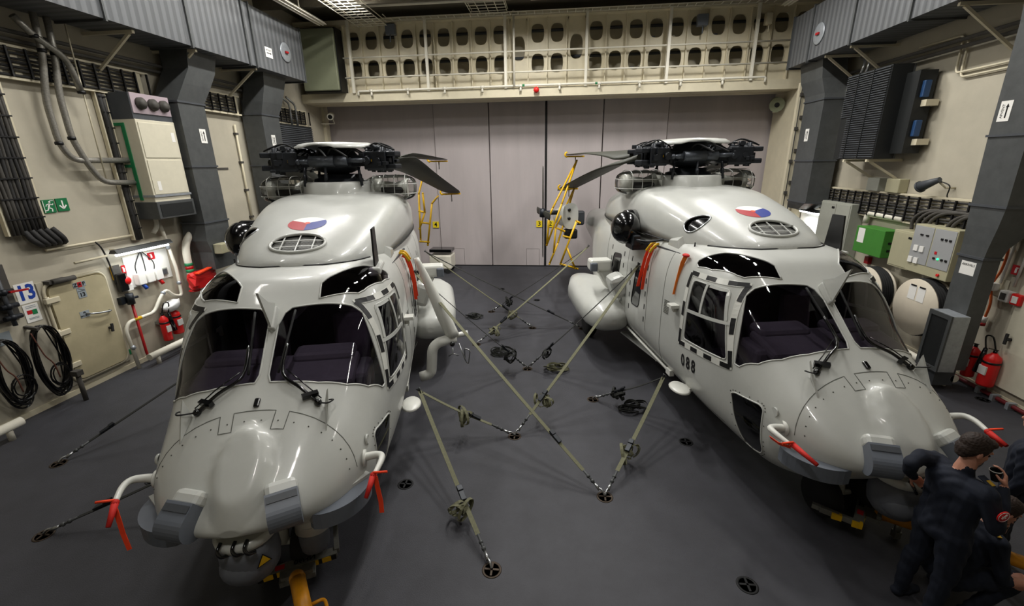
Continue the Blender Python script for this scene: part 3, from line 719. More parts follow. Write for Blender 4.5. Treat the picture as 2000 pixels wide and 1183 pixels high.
    for a in (.03, pi / 2 + .03, pi + .03, 3 * pi / 2 + .03):
        k = MB(); d = Vector((0, sin(a), cos(a))); n = Vector((0, cos(a), -sin(a)))
        rings = [[c + d * q + n * (ww * u) + Vector((th * v, 0, 0)) for u, v in ((-1, 0), (-.6, 1), (.6, .8), (1, 0), (.6, -.8), (-.6, -1))] for q, ww, th in ((.1, .04, .02), (.3, .07, .018), (.5, .11, .015), (1.35, .11, .009), (1.42, .05, .006))]
        k.loft(rings); k.build('tail_blade', 'blade', tr)
    return H

HL = make_helicopter()
HR = copy_tree(HL)
L_POSE = (-4.235, 8.496, radians(14.22)); R_POSE = (2.647, 9.910, radians(10.55))
for o, (x, y, a), lab in ((HL, L_POSE, 'light grey naval helicopter with folded blades parked on the left, nearest the camera'), (HR, R_POSE, 'light grey naval helicopter with folded blades and black number 088 on its side')):
    o.location = (x, y, 0); o.rotation_euler = (0, 0, a); tag(o, lab, 'helicopter', 'parked naval helicopters')
def hw(pose, p):
    x, y, a = pose; c, s = cos(a), sin(a); return Vector((x + c * p[0] - s * p[1], y + s * p[0] + c * p[1], p[2]))

# the number on the side of the right one
_sz = .27
for i, ch in enumerate('088'):
    y = -3.19 - i * .155; z = 1.31 + .016 * i
    p = side_pt(y, z, -1, .004); q = side_pt(y - .02, z + .0025, -1, .004); r_ = side_pt(y, z + .03, -1, .004)
    o = text_obj('number_digit', ch, _sz, 'black', frameM(p, q - p, r_ - p), HR, ext=.002, bold=.006, sx=.82)
# ------------------------------------------------------------------ hangar shell
mat('deck', '#35353a', .62, noise=.22, nscale=2.6, bump=.35, bscale=90)
mat('wall_paint', '#b3ac9a', .55, noise=.10, nscale=1.3, bump=.05, bscale=4)
mat('beam_paint', '#cfc6ac', .5, noise=.10, nscale=2)
mat('white_paint', '#ddd8c8', .45, noise=.06, nscale=3)
mat('door_paint', '#b3aaa9', .6, noise=.10, nscale=1.6, streak=True)
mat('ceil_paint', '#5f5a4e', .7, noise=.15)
mat('sage', '#7d8169', .5, noise=.05)
mat('lens_white', '#f2efe6', .4)
mat('tube_light', '#ffffff', .4, emit='#fff6ea', estr=14.)
mat('tube_dim', '#e9e6da', .4)
mat('socket_black', '#0b0b0c', .7); mat('brass', '#3f3429', .55, .5, noise=.3, nscale=20)
mat('yellow_tag', '#e3c81a', .6); mat('red_paint', '#a5161a', .4, noise=.1); mat('red_bright', '#d3201f', .35)
def sbox(name, a, b, m): q = MB(); q.box2(a, b); return struct(q.build(name, m))
sbox('floor', (XL - .3, YB, -.2), (XR + .3, YD + .4, 0), 'deck')
WALL_L = sbox('wall_left', (XL - .3, YB, 0), (XL, YD + .4, ZC), 'wall_paint')
WALL_R = sbox('wall_right', (XR, YB, 0), (XR + .3, YD + .4, ZC), 'wall_paint')
sbox('wall_front', (XL - .3, YB - .3, 0), (XR + .3, YB, ZC), 'wall_paint')
sbox('wall_back', (XL - .3, YD + .35, 0), (XR + .3, YD + .6, ZC), 'wall_paint')
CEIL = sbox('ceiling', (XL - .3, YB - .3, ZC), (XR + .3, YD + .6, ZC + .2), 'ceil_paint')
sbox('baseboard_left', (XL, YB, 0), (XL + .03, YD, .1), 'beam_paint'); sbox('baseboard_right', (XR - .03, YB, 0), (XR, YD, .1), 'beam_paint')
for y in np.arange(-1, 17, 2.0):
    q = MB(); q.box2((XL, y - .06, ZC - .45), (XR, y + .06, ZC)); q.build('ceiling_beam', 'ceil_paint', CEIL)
# hangar door: tall panels, one slightly behind the other
DOOR = struct(MB().box2((XL, YD + .16, 0), (XR, YD + .2, 6.7)).build('door_1', 'door_paint'))
for i, (a, b, d) in enumerate(((XL, -5.06, .07), (-5.06, -2.83, .0), (-2.81, -.58, .0), (-.52, 1.64, .0), (1.66, 4.08, .0), (4.08, XR, .07))):
    MB().box2((a + .012, YD + d, .03), (b - .012, YD + d + .1, 6.68), bev=.01).build('door_panel', 'door_paint', DOOR)
MB().box2((-.585, YD - .02, .02), (-.515, YD + .1, 6.68)).build('door_seam', 'black', DOOR)
MB().box2((XL, YD - .03, 0), (XR, YD + .12, .035)).build('door_sill', 'black', DOOR)
for x in (-4.6, -1.35): 
    q = MB(); q.tube([(x, YD - .002, .05), (x, YD - .002, .75), (x + .55, YD - .002, .75), (x + .55, YD - .002, .05)], .006, 4); q.build('hatch_outline', 'panel_line', DOOR)
sbox('trim_1', (XL, YD - .35, 0), (XL + .12, YD - .05, 6.6), 'beam_paint')
sbox('trim_2', (XR - .32, YD - 2.6, 0), (XR - .02, YD - .05, 6.5), 'beam_paint')
for i, (x, z, ch) in enumerate(((-5.25, 1.77, '4'), (-.80, 1.81, '3'), (-.34, 1.81, '2'))):
    q = MB(); q.box((x, YD - .022 if i else YD + .045, z), (.26, .03, .26)); o = tag(q.build('number_plate', 'yellow_tag'), ('yellow plate with black number 4 near the left helicopter tail', 'yellow plate with black number 3 left of the hangar door seam', 'yellow plate with black number 2 right of the hangar door seam')[i], 'sign', 'yellow number plates')
    text_obj('number', ch, .26, 'black', frameM((x, (YD - .04) if i else YD + .028, z), (1, 0, 0), (0, 0, 1)), o, bold=.004)
for x in (-.95, -.62, -.35, .0, 1.62, 3.15):
    pass
# ------------------------------------------------------------------ pierced gallery girder over the door
GY = 17.35
G = thing('gallery_girder', 'cream steel girder with two rows of oval holes above the hangar door', 'girder', (0, GY, 6.5))
def gl(v): return (v[0], v[1] - GY, v[2] - 6.5)
def oval_panel(w, h, holes, th=.03):
    """panel of width w and height h (z from 0) with oval holes [(zc, rx, rz)]"""
    k = MB(); N = 24; zs = [0] + [(holes[i][0] + holes[i + 1][0]) / 2 for i in range(len(holes) - 1)] + [h]
    for y in (-th / 2, th / 2):
        for i, (zc, rx, rz) in enumerate(holes):
            z0, z1 = zs[i], zs[i + 1]; inn = []; out = []
            for j in range(N):
                a = 2 * pi * j / N + pi / N; x, z = sup(cos(a), sin(a), 2.8); inn.append((rx * x, y, zc + rz * z))
                c, s = cos(a), sin(a); t = 1 / max(abs(c), abs(s)); ox = c * t * w / 2; oz = s * t; oz = zc + (oz * (z1 - zc) if oz > 0 else oz * (zc - z0)); out.append((ox, y, oz))
            k.add(inn + out, [(j, (j + 1) % N, N + (j + 1) % N, N + j) for j in range(N)])
            cor = [(-w / 2, z0), (w / 2, z0), (w / 2, z1), (-w / 2, z1)]
            for cx_, cz_ in cor:
                best = sorted(range(N), key=lambda j: (out[j][0] - cx_) ** 2 + (out[j][2] - cz_) ** 2)[:2]
                k.add([out[best[0]], out[best[1]], (cx_, y, cz_)], [(0, 1, 2)])
    for zc, rx, rz in holes:
        r0 = [[(rx * sup(cos(a), sin(a), 2.8)[0], y, zc + rz * sup(cos(a), sin(a), 2.8)[1]) for a in np.linspace(0, 2 * pi, N + 1)[:-1]] for y in (-th, th)]
        k.loft(r0, cap=False)
    return k
CW = .663; x0 = -8.45
pmesh = {}
for i in range(25):
    x = x0 + CW * i + CW / 2
    key = 'two'
    if i in (10, 13): key = 'one'
    hol = {'two': [(1.07, .215, .30), (2.0, .215, .29)], 'one': [(1.55, .215, .38)]}[key]
    if key not in pmesh: pmesh[key] = oval_panel(CW - .02, 2.5, hol).build('web_panel', 'beam_paint', G).data; G.children[-1].location = (x, 0, .0)
    else: o = link('web_panel', pmesh[key], 'beam_paint', G); o.location = (x, 0, 0)
fm = None
for i in range(26):
    x = min(x0 + CW * i, XR - .03)
    if fm is None: o = MB().box((0, -.05, 1.25), (.03, .16, 2.5)).build('stiffener', 'beam_paint', G); fm = o.data
    else: o = link('stiffener', fm, 'beam_paint', G)
    o.location = (x, 0, 0)
MB().box2((XL + .01, -.35, -.03), (XR - .01, .25, .27)).build('bottom_flange', 'beam_paint', G)
MB().box2((XL + .01, -.30, 2.46), (XR - .01, .25, 2.6)).build('top_flange', 'beam_paint', G)
MB().box2((XL + .01, .75, -.03), (XR - .01, .8, 2.8)).build('back_plate', 'beam_paint', G)
MB().box2((XL + .01, .2, -.04), (XR - .01, .8, .02)).build('under_plate', 'beam_paint', G)
rnd = random.Random(5)
eq = MB()
for i in range(25):
    x = x0 + CW * i + CW / 2
    if rnd.random() < .5:
        z = rnd.choice((7.3, 8.25)); k = MB(); w = rnd.uniform(.12, .3)
        k.box((x + rnd.uniform(-.1, .1), .45, z - 6.5), (w, .2, rnd.uniform(.15, .3)), bev=.02)
        k.cyl((x, .33, z - 6.5), (x, .28, z - 6.5), .05, n=12); k.build('valve_box', rnd.choice(('white_paint', 'beam_paint', 'grey_sensor')), G)
for z in (.75, 1.35, 2.2):
    k = MB(); k.cyl((XL + .02, .5, z), (XR - .02, .5, z), .05, n=8); k.build('girder_pipe', 'grey_dark', G)
# handrail in front of the girder, with the white spray pipe below it
RA = thing('gallery_railing', 'cream pipe railing with upright posts along the oval-holed girder', 'railing', (0, 17.0, 6.8))
for z in (7.9, 7.26): MB().cyl((XL + 1.3, 0, z - 6.8), (XR - .4, 0, z - 6.8), .028, n=8).build('rail', 'white_paint', RA)
for x in (-7.46, -4.69, -1.92, .83, 3.52, 6.24): MB().box((x, -.03, 1.1), (.09, .09, 2.3)).build('post', 'white_paint', RA)
SP = thing('spray_pipe', 'white spray pipe with nozzles running along the foot of the girder', 'pipe', (0, 16.93, 6.78))
MB().tube(bend_path([(-7.3, 0, -.12), (-7.3, 0, .02), (6.7, 0, .06), (6.7, 0, -.1)], .06), .038, 10).build('pipe', 'white_paint', SP)
for x in np.arange(-6.8, 6.6, 1.35):
    k = MB(); k.cyl((x, 0, .0), (x, -.02, -.14), .03, .045, n=10); k.cyl((x - .06, 0, .03), (x + .06, 0, .03), .055, n=10); k.build('nozzle', 'white_paint', SP)
for x in (-1.35, 1.25): MB().cyl((x - .09, 0, .04), (x + .09, 0, .04), .042, n=10).build('green_band', mat('band_green', '#1d7a4a', .5), SP)
k = MB(); k.ball((-.85, -.06, -.12), .1, 14, 8); tag(k.build('warning_beacon', 'red_bright'), 'small red round beacon at the foot of the girder', 'beacon').location = (0, 16.93, 6.78)
k = MB(); k.cyl((-1.62, 16.9, 6.8), (-1.62, 16.9, 9.1), .04, n=10); tag(k.build('drop_pipe', 'white_paint'), 'white vertical pipe rising beside a railing post to the ceiling', 'pipe')
SCB = thing('switch_cabinet', 'sage green flat cabinet at the left end of the girder', 'cabinet', (-8.45, 16.75, 6.8))
k = MB(); k.box((0, 0, .98), (1.3, .5, 1.95), bev=.03); k.build('body', 'sage', SCB); MB().box((0, .1, .98), (1.38, .5, 2.02)).build('back_frame', 'black', SCB)
for x, z, w in ((-5.95, 8.75, .35), (4.55, 8.6, .34), (6.6, 8.55, .2)):
    k = MB(); k.box((x, 17.1, z), (w, .2, .34), bev=.02); k.tube([(x, 17.0, z - .17), (x, 16.98, z - .4)], .02, 6); tag(k.build('junction_box', 'grey_sensor' if w > .3 else 'beam_paint'), {-5.95: 'grey junction box on the left part of the oval-holed girder', 4.55: 'grey junction box on the right part of the oval-holed girder', 6.6: 'small cream box at the right end of the girder'}[x], 'box')
for x, sgn in ((-8.95, 1), (7.6, -1)):
    k = MB(); T_ = thing('security_camera', '%s camera on a bracket in the %s upper corner of the hangar door' % (('white', 'left') if sgn > 0 else ('olive', 'right')), 'camera', (x, 17.9, 6.1))
    k.cyl((0, .1, .05), (sgn * .1, -.25, -.05), .11 if sgn > 0 else .2, .12 if sgn > 0 else .24, n=16); k.build('housing', 'white_paint' if sgn > 0 else 'sage', T_)
    k = MB(); k.cyl((sgn * .1, -.25, -.05), (sgn * .105, -.262, -.053), .08, n=16); k.build('lens', 'gloss_black', T_)
    k = MB(); k.tube([(0, .1, 0), (0, .25, -.25), (-sgn * .5, .25, -.25), (-sgn * .56, .25, -.25)], .025, 6); k.build('bracket', 'white_paint', T_)
# ceiling: mesh trays, beams, tube lamps
def mesh_tray(label, x0, x1, y0, y1, z, nx, ny):
    T_ = thing('mesh_cable_tray', label, 'cable tray', ((x0 + x1) / 2, (y0 + y1) / 2, z)); hx_, hy = (x1 - x0) / 2, (y1 - y0) / 2
    for i in range(nx): x = -hx_ + 2 * hx_ * i / (nx - 1); MB().cyl((x, -hy, 0), (x, hy, 0), .014, n=6).build('long_wire', 'white_paint', T_)
    for j in range(ny): y = -hy + 2 * hy * j / (ny - 1); MB().cyl((-hx_, y, .012), (hx_, y, .012), .014, n=6).build('cross_wire', 'white_paint', T_)
    k = MB()
    for s in (-1, 1): k.cyl((s * hx_, -hy, .12), (s * hx_, hy, .12), .016, n=6)
    k.build('side_wire', 'white_paint', T_); return T_
mesh_tray('cream wire mesh tray hanging near the left end of the girder', -6.9, -5.9, 13.4, 16.6, 8.75, 5, 14)
mesh_tray('cream wire mesh tray hanging above the middle of the girder', -3.0, -1.8, 15.4, 16.8, 9.0, 5, 6)
mesh_tray('long cream ladder tray running across above the girder', -6.0, 6.6, 16.55, 16.85, 8.95, 48, 2)
for x0_, x1_, y, z, n_ in ((-7.5, -1.2, 15.9, 9.15, 'left'), (-1.0, 6.8, 16.2, 9.2, 'right')):
    k = MB(); k.cyl((x0_, y, z), (x1_, y, z), .06, n=10); tag(k.build('overhead_pipe', 'white_paint'), 'cream pipe under the ceiling in front of the girder, %s half' % n_, 'pipe')
LAMPS = []
def tube_lamp(label, x, y, z, L=1.5, power=0., along='y', group='ceiling tube lamps'):
    T_ = thing('tube_lamp', label, 'lamp', (x, y, z), 0 if along == 'y' else pi / 2, group)
    k = MB(); k.prism([(-.16, 0), (.16, 0), (.09, .09), (-.09, .09)], lambda p: Vector((p[0], -L / 2, p[1])), lambda p: Vector((p[0], L / 2, p[1]))); k.build('housing', 'white_paint', T_)
    for s in (-1, 1): MB().cyl((s * .06, -L / 2 + .04, -.025), (s * .06, L / 2 - .04, -.025), .02, n=8).build('tube', 'tube_light' if power else 'tube_dim', T_)
    k = MB(); k.cyl((0, 0, .09), (0, 0, max(.1, ZC - z)), .02, n=6); k.build('hanger', 'white_paint', T_)
    if power:
        l = bpy.data.lights.new('tube_glow', 'AREA'); l.shape = 'RECTANGLE'; l.size = .2; l.size_y = L; l.energy = power * LAMP_K; l.color = (1, .985, .955); l.spread = radians(165)
        o = bpy.data.objects.new('tube_glow', l); COL.objects.link(o); o.parent = T_; o.location = (0, 0, -.055)
    return T_
tube_lamp('long white tube lamp hanging near the left duct by the sage cabinet', -7.72, 14.35, 8.6, 2.6)
tube_lamp('white tube lamp hanging above the right duct near the girder', 6.75, 15.5, 8.7, 1.6)
for x in (-6.2, -1.0, 4.2):
    for y, p in ((.6, 100), (4.6, 40), (8.2, 160), (11.2, 210), (13.7, 270)):
        if y < 1 and x != -1.0: continue
        if x != -1.0: p *= .88
        else: p *= 1.15
        tube_lamp('white tube lamp fixed under the hangar ceiling, outside the picture', x, y, 9.12, 1.5, p)
# ------------------------------------------------------------------ wall fittings: shared builders
mat('galv', '#4f5151', .5, .2, noise=.18, nscale=5)
mat('galv_light', '#a3a8ad', .42, .5, noise=.16, nscale=12)
mat('cable', '#2b2a29', .7, noise=.2); mat('cable_grey', '#47443f', .7, noise=.2)
mat('insul', '#9b9890', .35, .55, noise=.3, nscale=30)
mat('cab_cream', '#cfc9b4', .5, noise=.05); mat('cab_grey', '#9a9b90', .5, noise=.05); mat('cab_olive', '#aaa588', .5, noise=.05)
mat('green_box', '#3f7f2f', .5, noise=.08); mat('paper', '#e6e4de', .7); mat('sign_green', '#0f6b3d', .5); mat('sign_red', '#b51820', .5)
mat('number_blue', '#1c3f9a', .5); mat('sign_grey', '#8f979c', .5); mat('pink_panel', '#a99aa0', .5); mat('reel_cream', '#c9bfac', .5, noise=.05)
mat('plastic_white', '#eceae4', .35); mat('plug_blue', '#2a55b5', .4); mat('orange_cable', '#d2612a', .5); mat('clear_bag', '#d9d9d6', .4)
mat('rad_dark', '#1b1d1d', .55, noise=.2, nscale=14); mat('blue_unit', '#27466e', .4)
# sheet-metal duct with pressed vertical ribs
_m = mat('duct_rib', '#6a6d70', .5, .3); _nt = _m.node_tree; _b = _nt.nodes['Principled BSDF']
_tc = _nt.nodes.new('ShaderNodeTexCoord'); _w = _nt.nodes.new('ShaderNodeTexWave'); _w.bands_direction = 'Y'; _w.inputs['Scale'].default_value = 1.6; _w.inputs['Distortion'].default_value = .15
_rp = _nt.nodes.new('ShaderNodeValToRGB'); _rp.color_ramp.elements[0].position = .35; _rp.color_ramp.elements[0].color = (*hx('#56585a'), 1); _rp.color_ramp.elements[1].position = .6; _rp.color_ramp.elements[1].color = (*hx('#686a6c'), 1)
_bp = _nt.nodes.new('ShaderNodeBump'); _bp.inputs['Strength'].default_value = .25; _bp.inputs['Distance'].default_value = .03
_nt.links.new(_tc.outputs['Object'], _w.inputs[0]); _nt.links.new(_w.outputs['Fac'], _rp.inputs[0]); _nt.links.new(_rp.outputs[0], _b.inputs['Base Color']); _nt.links.new(_w.outputs['Fac'], _bp.inputs['Height']); _nt.links.new(_bp.outputs[0], _b.inputs['Normal'])
class Side:
    """a wall: P(y, z, d) is a point d metres off the wall"""
    def __init__(s, x, sg): s.x = x; s.sg = sg
    def P(s, y, z, d=0.): return Vector((s.x + s.sg * d, y, z))
    def box(s, k, y0, y1, z0, z1, d0, d1, bev=0.):
        if d0 == 0: d0 = .004
        return k.box2(s.P(y0, z0, d0), s.P(y1, z1, d1), bev=bev)
    def pipe(s, k, pts, r, bend=.1, n=10): return k.tube(bend_path([s.P(*p) for p in pts], bend), r, n)
    def frame(s, y, z, d): return frameM(s.P(y, z, d), (0, s.sg * -1 if False else (1 if s.sg > 0 else -1), 0) if False else ((0, 1, 0) if s.sg > 0 else (0, -1, 0)), (0, 0, 1))
LW = Side(XL, 1); RW = Side(XR, -1)
def one(name, label, cat, k, m, group=None): return tag(k.build(name, m), label, cat, group)
def child(par, name, k, m): o = k.build(name, m); o.parent = par; o.matrix_parent_inverse = Matrix.Translation(-Vector(par.location)) if par.type == 'EMPTY' else Matrix.Identity(4); return o
def root(name, label, cat, loc, group=None): return thing(name, label, cat, loc, 0, group)
def wtext(S, par, body, y, z, d, size, m, bold=0., rot=0., sx=1.):
    M = frameM(S.P(y, z, d), (0, 1 if S.sg > 0 else -1, 0), (0, 0, 1))
    if rot: M = M @ Matrix.Rotation(rot, 4, 'Z')
    o = text_obj('lettering', body, size, m, M, None, bold=bold, sx=sx); o.parent = par
    if par.type == 'EMPTY': o.matrix_parent_inverse = Matrix.Translation(-Vector(par.location))
    return o
# note: left wall faces +x, so its text runs along +y; right wall text runs along -y
def paper_sign(S, label, y0, y1, z0, z1, d, body, size, rot=0., arrow=None, m='paper', tm='black'):
    k = MB(); S.box(k, y0, y1, z0, z1, d, d + .006); o = one('paper_sign', label, 'sign', k, m)
    yc, zc = (y0 + y1) / 2, (z0 + z1) / 2
    off = 0
    dirn = 1 if S.sg > 0 else -1
    if arrow == 'up':
        wtext(S, o, body, yc - dirn * (y1 - y0) * .2, zc, d + .007, size, tm, rot=pi / 2)
        k = MB(); a = yc + dirn * (y1 - y0) * .14; h = (z1 - z0); S.box(k, a - .012, a + .012, zc - h * .34, zc + h * .2, d + .006, d + .009); k.prism([(-.03, h * .18), (.03, h * .18), (0, h * .36)], lambda p: S.P(a + p[0], zc + p[1], d + .006), lambda p: S.P(a + p[0], zc + p[1], d + .009)); child(o, 'arrow', k, tm)
    elif arrow == 'right':
        wtext(S, o, body, yc, zc + (z1 - z0) * .2, d + .007, size, tm)
        k = MB(); w = (y1 - y0); S.box(k, yc - w * .32, yc + w * .2, zc - .03, zc - .01, d + .006, d + .009); k.prism([(w * .18, -.05), (w * .18, .01), (w * .36, -.02)], lambda p: S.P(yc + p[0], zc + p[1], d + .006), lambda p: S.P(yc + p[0], zc + p[1], d + .009)); child(o, 'arrow', k, tm)
    else:
        wtext(S, o, body, yc, zc + (z1 - z0) * .25, d + .007, size, tm)
    return o
def long_duct(S, label, ys, z0, z1, d0, d1, port):
    T_ = root('air_duct', label, 'duct', S.P((ys[0] + ys[-1]) / 2, z0, (d0 + d1) / 2))
    for a, b in zip(ys[:-1], ys[1:]):
        k = MB(); S.box(k, a + .02, b - .02, z0, z1, d0, d1); child(T_, 'duct_section', k, 'duct_rib')
    for y in ys:
        k = MB(); S.box(k, y - .02, y + .02, z0 - .04, z1 + .04, d0 - .03, d1 + .04); child(T_, 'flange', k, 'galv')
    k = MB(); c = S.P(port, (z0 + z1) / 2 - .1, d1); k.lathe([(.0, 0), (.26, 0), (.27, .02), (.24, .03), (0, .03)], c, axis='x', n=28, M=Matrix.Diagonal((S.sg, 1, 1))); pl = child(T_, 'access_plate', k, 'galv_light')
    k = MB(); S.box(k, port - .07, port + .07, (z0 + z1) / 2 - .13, (z0 + z1) / 2 - .07, d1 + .03, d1 + .08, bev=.01); child(T_, 'red_handle', k, 'red_paint')
    return T_
def duct_drop(S, label, prof, d0, d1, flanges):
    """prof: list of (z, y0, y1, d0, d1) from the top down"""
    T_ = root('air_duct_drop', label, 'duct', S.P((prof[-1][1] + prof[-1][2]) / 2, prof[-1][0], (d0 + d1) / 2))
    k = MB(); rings = []
    for z, a, b, e0, e1 in prof: rings.append([S.P(a, z, e0), S.P(b, z, e0), S.P(b, z, e1), S.P(a, z, e1)])
    vs = [v for r in rings for v in r]; fs = [(0, 1, 2, 3), tuple(range(len(vs) - 4, len(vs)))]
    for i in range(len(rings) - 1):
        for q in range(4): fs.append((i * 4 + q, i * 4 + (q + 1) % 4, i * 4 + 4 + (q + 1) % 4, i * 4 + 4 + q))
    k.add(vs, fs); child(T_, 'duct_body', k, 'galv')
    for i in flanges:
        z, a, b, e0, e1 = prof[i]; k = MB(); S.box(k, a - .025, b + .025, z - .02, z + .02, e0 - .02, e1 + .025); child(T_, 'flange', k, 'grey_dark')
    return T_
def tray(S, label, y0, y1, z0, z1, n, d=.12, vertical=False, rung=.3, cm='cable'):
    """ladder tray full of cables; vertical trays swap the roles of y and z"""
    T_ = root('cable_tray', label, 'cable tray', S.P((y0 + y1) / 2, z0, d)); rnd = random.Random(len(label))
    if not vertical:
        for z in (z0 - .02, z1 + .02): k = MB(); S.box(k, y0, y1, z - .02, z + .02, d - .06, d + .02); child(T_, 'side_rail', k, 'beam_paint')
        ys = np.arange(y0 + .15, y1, rung); rm = None
        for y in ys:
            k = MB(); S.box(k, y - .055, y + .055, z0, z1, d - .03, d); child(T_, 'rung', k, 'beam_paint')
        for i in range(n):
            z = z0 + (z1 - z0) * (i + .5) / n; k = MB(); k.tube([S.P(y, z + rnd.uniform(-.012, .012), d + .02 + rnd.uniform(0, .03)) for y in np.arange(y0, y1 + .01, .6)], (z1 - z0) / n * rnd.uniform(.24, .36), 6); child(T_, 'cable', k, rnd.choice(('cable', 'cable_grey')) if cm == 'cable' else cm)
        for i, y in enumerate(ys):
            k = MB(); S.box(k, y + rung / 2 - .015, y + rung / 2 + .015, z0, z1, d + .05, d + .085); child(T_, 'cable_tie', k, 'black')
    else:
        for y in (y0 - .02, y1 + .02): k = MB(); S.box(k, y - .015, y + .015, z0, z1, d - .06, d + .02); child(T_, 'side_rail', k, 'beam_paint')
        for z in np.arange(z0 + .1, z1, rung):
            k = MB(); S.box(k, y0, y1, z - .025, z + .025, d - .05, d - .02); child(T_, 'rung', k, 'beam_paint'); k = MB(); S.box(k, y0, y1, z + rung / 2 - .012, z + rung / 2 + .012, d + .05, d + .08); child(T_, 'cable_tie', k, 'black')
        for i in range(n):
            y = y0 + (y1 - y0) * (i + .5) / n; k = MB(); k.tube([S.P(y + rnd.uniform(-.01, .01), z, d + .02 + rnd.uniform(0, .03)) for z in np.arange(z0, z1 + .01, .5)], (y1 - y0) / n * rnd.uniform(.42, .58), 7); child(T_, 'cable', k, rnd.choice(('cable', 'cable_grey')) if cm == 'cable' else cm)
    return T_
def bracket(S, y, z, d1, label, g):
    T_ = root('duct_bracket', label, 'bracket', S.P(y, z, 0), g)
    k = MB(); k.beam(S.P(y, z, 0), S.P(y, z, d1), .06, .06); child(T_, 'arm', k, 'beam_paint'); k = MB(); k.beam(S.P(y, z - .75, .02), S.P(y, z - .03, d1 - .1), .05, .05); child(T_, 'strut', k, 'beam_paint')
def extinguisher(S, label, y, z0, r, h, horn, d=.2):
    T_ = root('fire_extinguisher', label, 'extinguisher', S.P(y, z0, d), 'red fire extinguishers')
    k = MB(); k.lathe([(.0, 0), (r * .95, 0), (r, .03), (r, h * .8), (r * .9, h * .88), (r * .5, h * .95), (r * .3, h)], S.P(y, z0, d), n=20); child(T_, 'cylinder', k, 'red_bright')
    k = MB(); k.cyl(S.P(y, z0 + h, d), S.P(y, z0 + h + .05, d), .03, n=10); k.beam(S.P(y, z0 + h + .05, d - .04), S.P(y, z0 + h + .09, d + .12), .03, .015); child(T_, 'valve', k, 'gloss_black')
    k = MB(); k.lathe([(r * 1.03, -.02), (r * 1.06, 0), (r * 1.03, .02)], S.P(y, z0 + h * .72, d), n=20); child(T_, 'strap', k, 'black')
    k = MB(); S.box(k, y - r * .6, y + r * .6, z0 + h * .35, z0 + h * .6, d + r * .83, d + r + .004); child(T_, 'label_plate', k, 'paper')
    if horn:
        k = MB(); k.cyl(S.P(y + .16, z0 + .2, d + .06), S.P(y + .1, z0 + h + .05, d + .08), .065, .03, n=14); child(T_, 'horn', k, 'gloss_black')
        k = MB(); k.tube(smooth_path([S.P(y, z0 + h + .05, d), S.P(y + .05, z0 + h + .28, d + .06), S.P(y + .16, z0 + h + .26, d + .08), S.P(y + .1, z0 + h + .05, d + .08)], 6), .014, 6); child(T_, 'hose', k, 'gloss_black')
    k = MB(); S.box(k, y - r * .5, y + r * .5, z0 + h * .66, z0 + h * .78, 0, d - r * .9); child(T_, 'wall_bracket', k, 'steel')
    return T_
def lit_lamp(S, label, y0, y1, z, d, power):
    T_ = root('tube_lamp', label, 'lamp', S.P((y0 + y1) / 2, z, d), 'lit wall tube lamps')
    k = MB(); k.prism([(-.11, 0), (.11, 0), (.05, .08), (-.05, .08)], lambda p: S.P(y0, z + p[1], d + p[0]), lambda p: S.P(y1, z + p[1], d + p[0])); child(T_, 'reflector', k, 'galv')
    k = MB(); k.cyl(S.P(y0 + .05, z - .035, d), S.P(y1 - .05, z - .035, d), .028, n=10); child(T_, 'tube', k, mat('wall_tube', '#ffffff', .4, emit='#f4fbff', estr=12.))
    for y in (y0 + .2, y1 - .2): k = MB(); k.beam(S.P(y, z + .06, 0), S.P(y, z + .06, d), .03, .02); child(T_, 'arm', k, 'beam_paint')
    l = bpy.data.lights.new('tube_glow', 'AREA'); l.shape = 'RECTANGLE'; l.size = .12; l.size_y = y1 - y0; l.energy = power; l.color = (.96, 1, 1); l.spread = radians(170)
    o = bpy.data.objects.new('tube_glow', l); COL.objects.link(o); o.parent = T_; o.location = (0, 0, -.075); o.rotation_euler = (0, -S.sg * .35, 0)
def floor_bar(label, x, y0, y1, z=.2):
    T_ = root('guard_rail', label, 'rail', (x, (y0 + y1) / 2, 0), 'white floor guard rails')
    k = MB(); k.cyl((x, y0, z), (x, y1, z), .075, n=16); child(T_, 'bar', k, 'white_paint')
    for y in (y0 + .2, y1 - .2): k = MB(); k.cyl((x, y, 0), (x, y, z), .045, n=12); child(T_, 'foot', k, 'white_paint')
# ------------------------------------------------------------------ left wall
long_duct(LW, 'ribbed grey air duct running under the ceiling along the left wall', [2.5, 4.5, 6.5, 8.49, 10.52, 12.5, 12.8, 15.25], 6.9, 8.4, .2, 1.2, 14.3)
duct_drop(LW, 'dark grey duct branch down the left wall beside the cream machine cabinet', [(6.9, 10.7, 11.62, .2, .9), (6.5, 10.7, 11.55, .2, .85), (6.15, 10.5, 11.35, .15, .8), (5.75, 10.3, 11.12, .1, .72), (5.7, 10.3, 11.12, .1, .72), (4.3, 10.3, 11.12, .1, .72), (2.95, 10.3, 11.12, .1, .72), (2.5, 10.25, 11.1, .1, .72), (2.2, 10.35, 11.2, .15, .72), (1.75, 10.35, 11.2, .15, .72)], .1, .72, (3, 5, 6))
duct_drop(LW, 'dark grey duct branch down the left wall below the duct end', [(6.9, 13.5, 14.6, .2, .9), (6.5, 13.5, 14.5, .2, .85), (6.1, 13.4, 14.35, .15, .8), (5.75, 13.35, 14.2, .1, .72), (4.3, 13.35, 14.2, .1, .72), (2.2, 13.35, 14.2, .1, .72)], .1, .72, (3, 4))
paper_sign(LW, 'white paper sign AFVENT with up arrow on the near left duct branch', 10.77, 10.97, 4.85, 5.18, .725, 'AFVENT', .062, arrow='up')
paper_sign(LW, 'white paper sign AFVENT with up arrow on the far left duct branch', 13.64, 13.83, 4.88, 5.19, .725, 'AFVENT', .058, arrow='up')
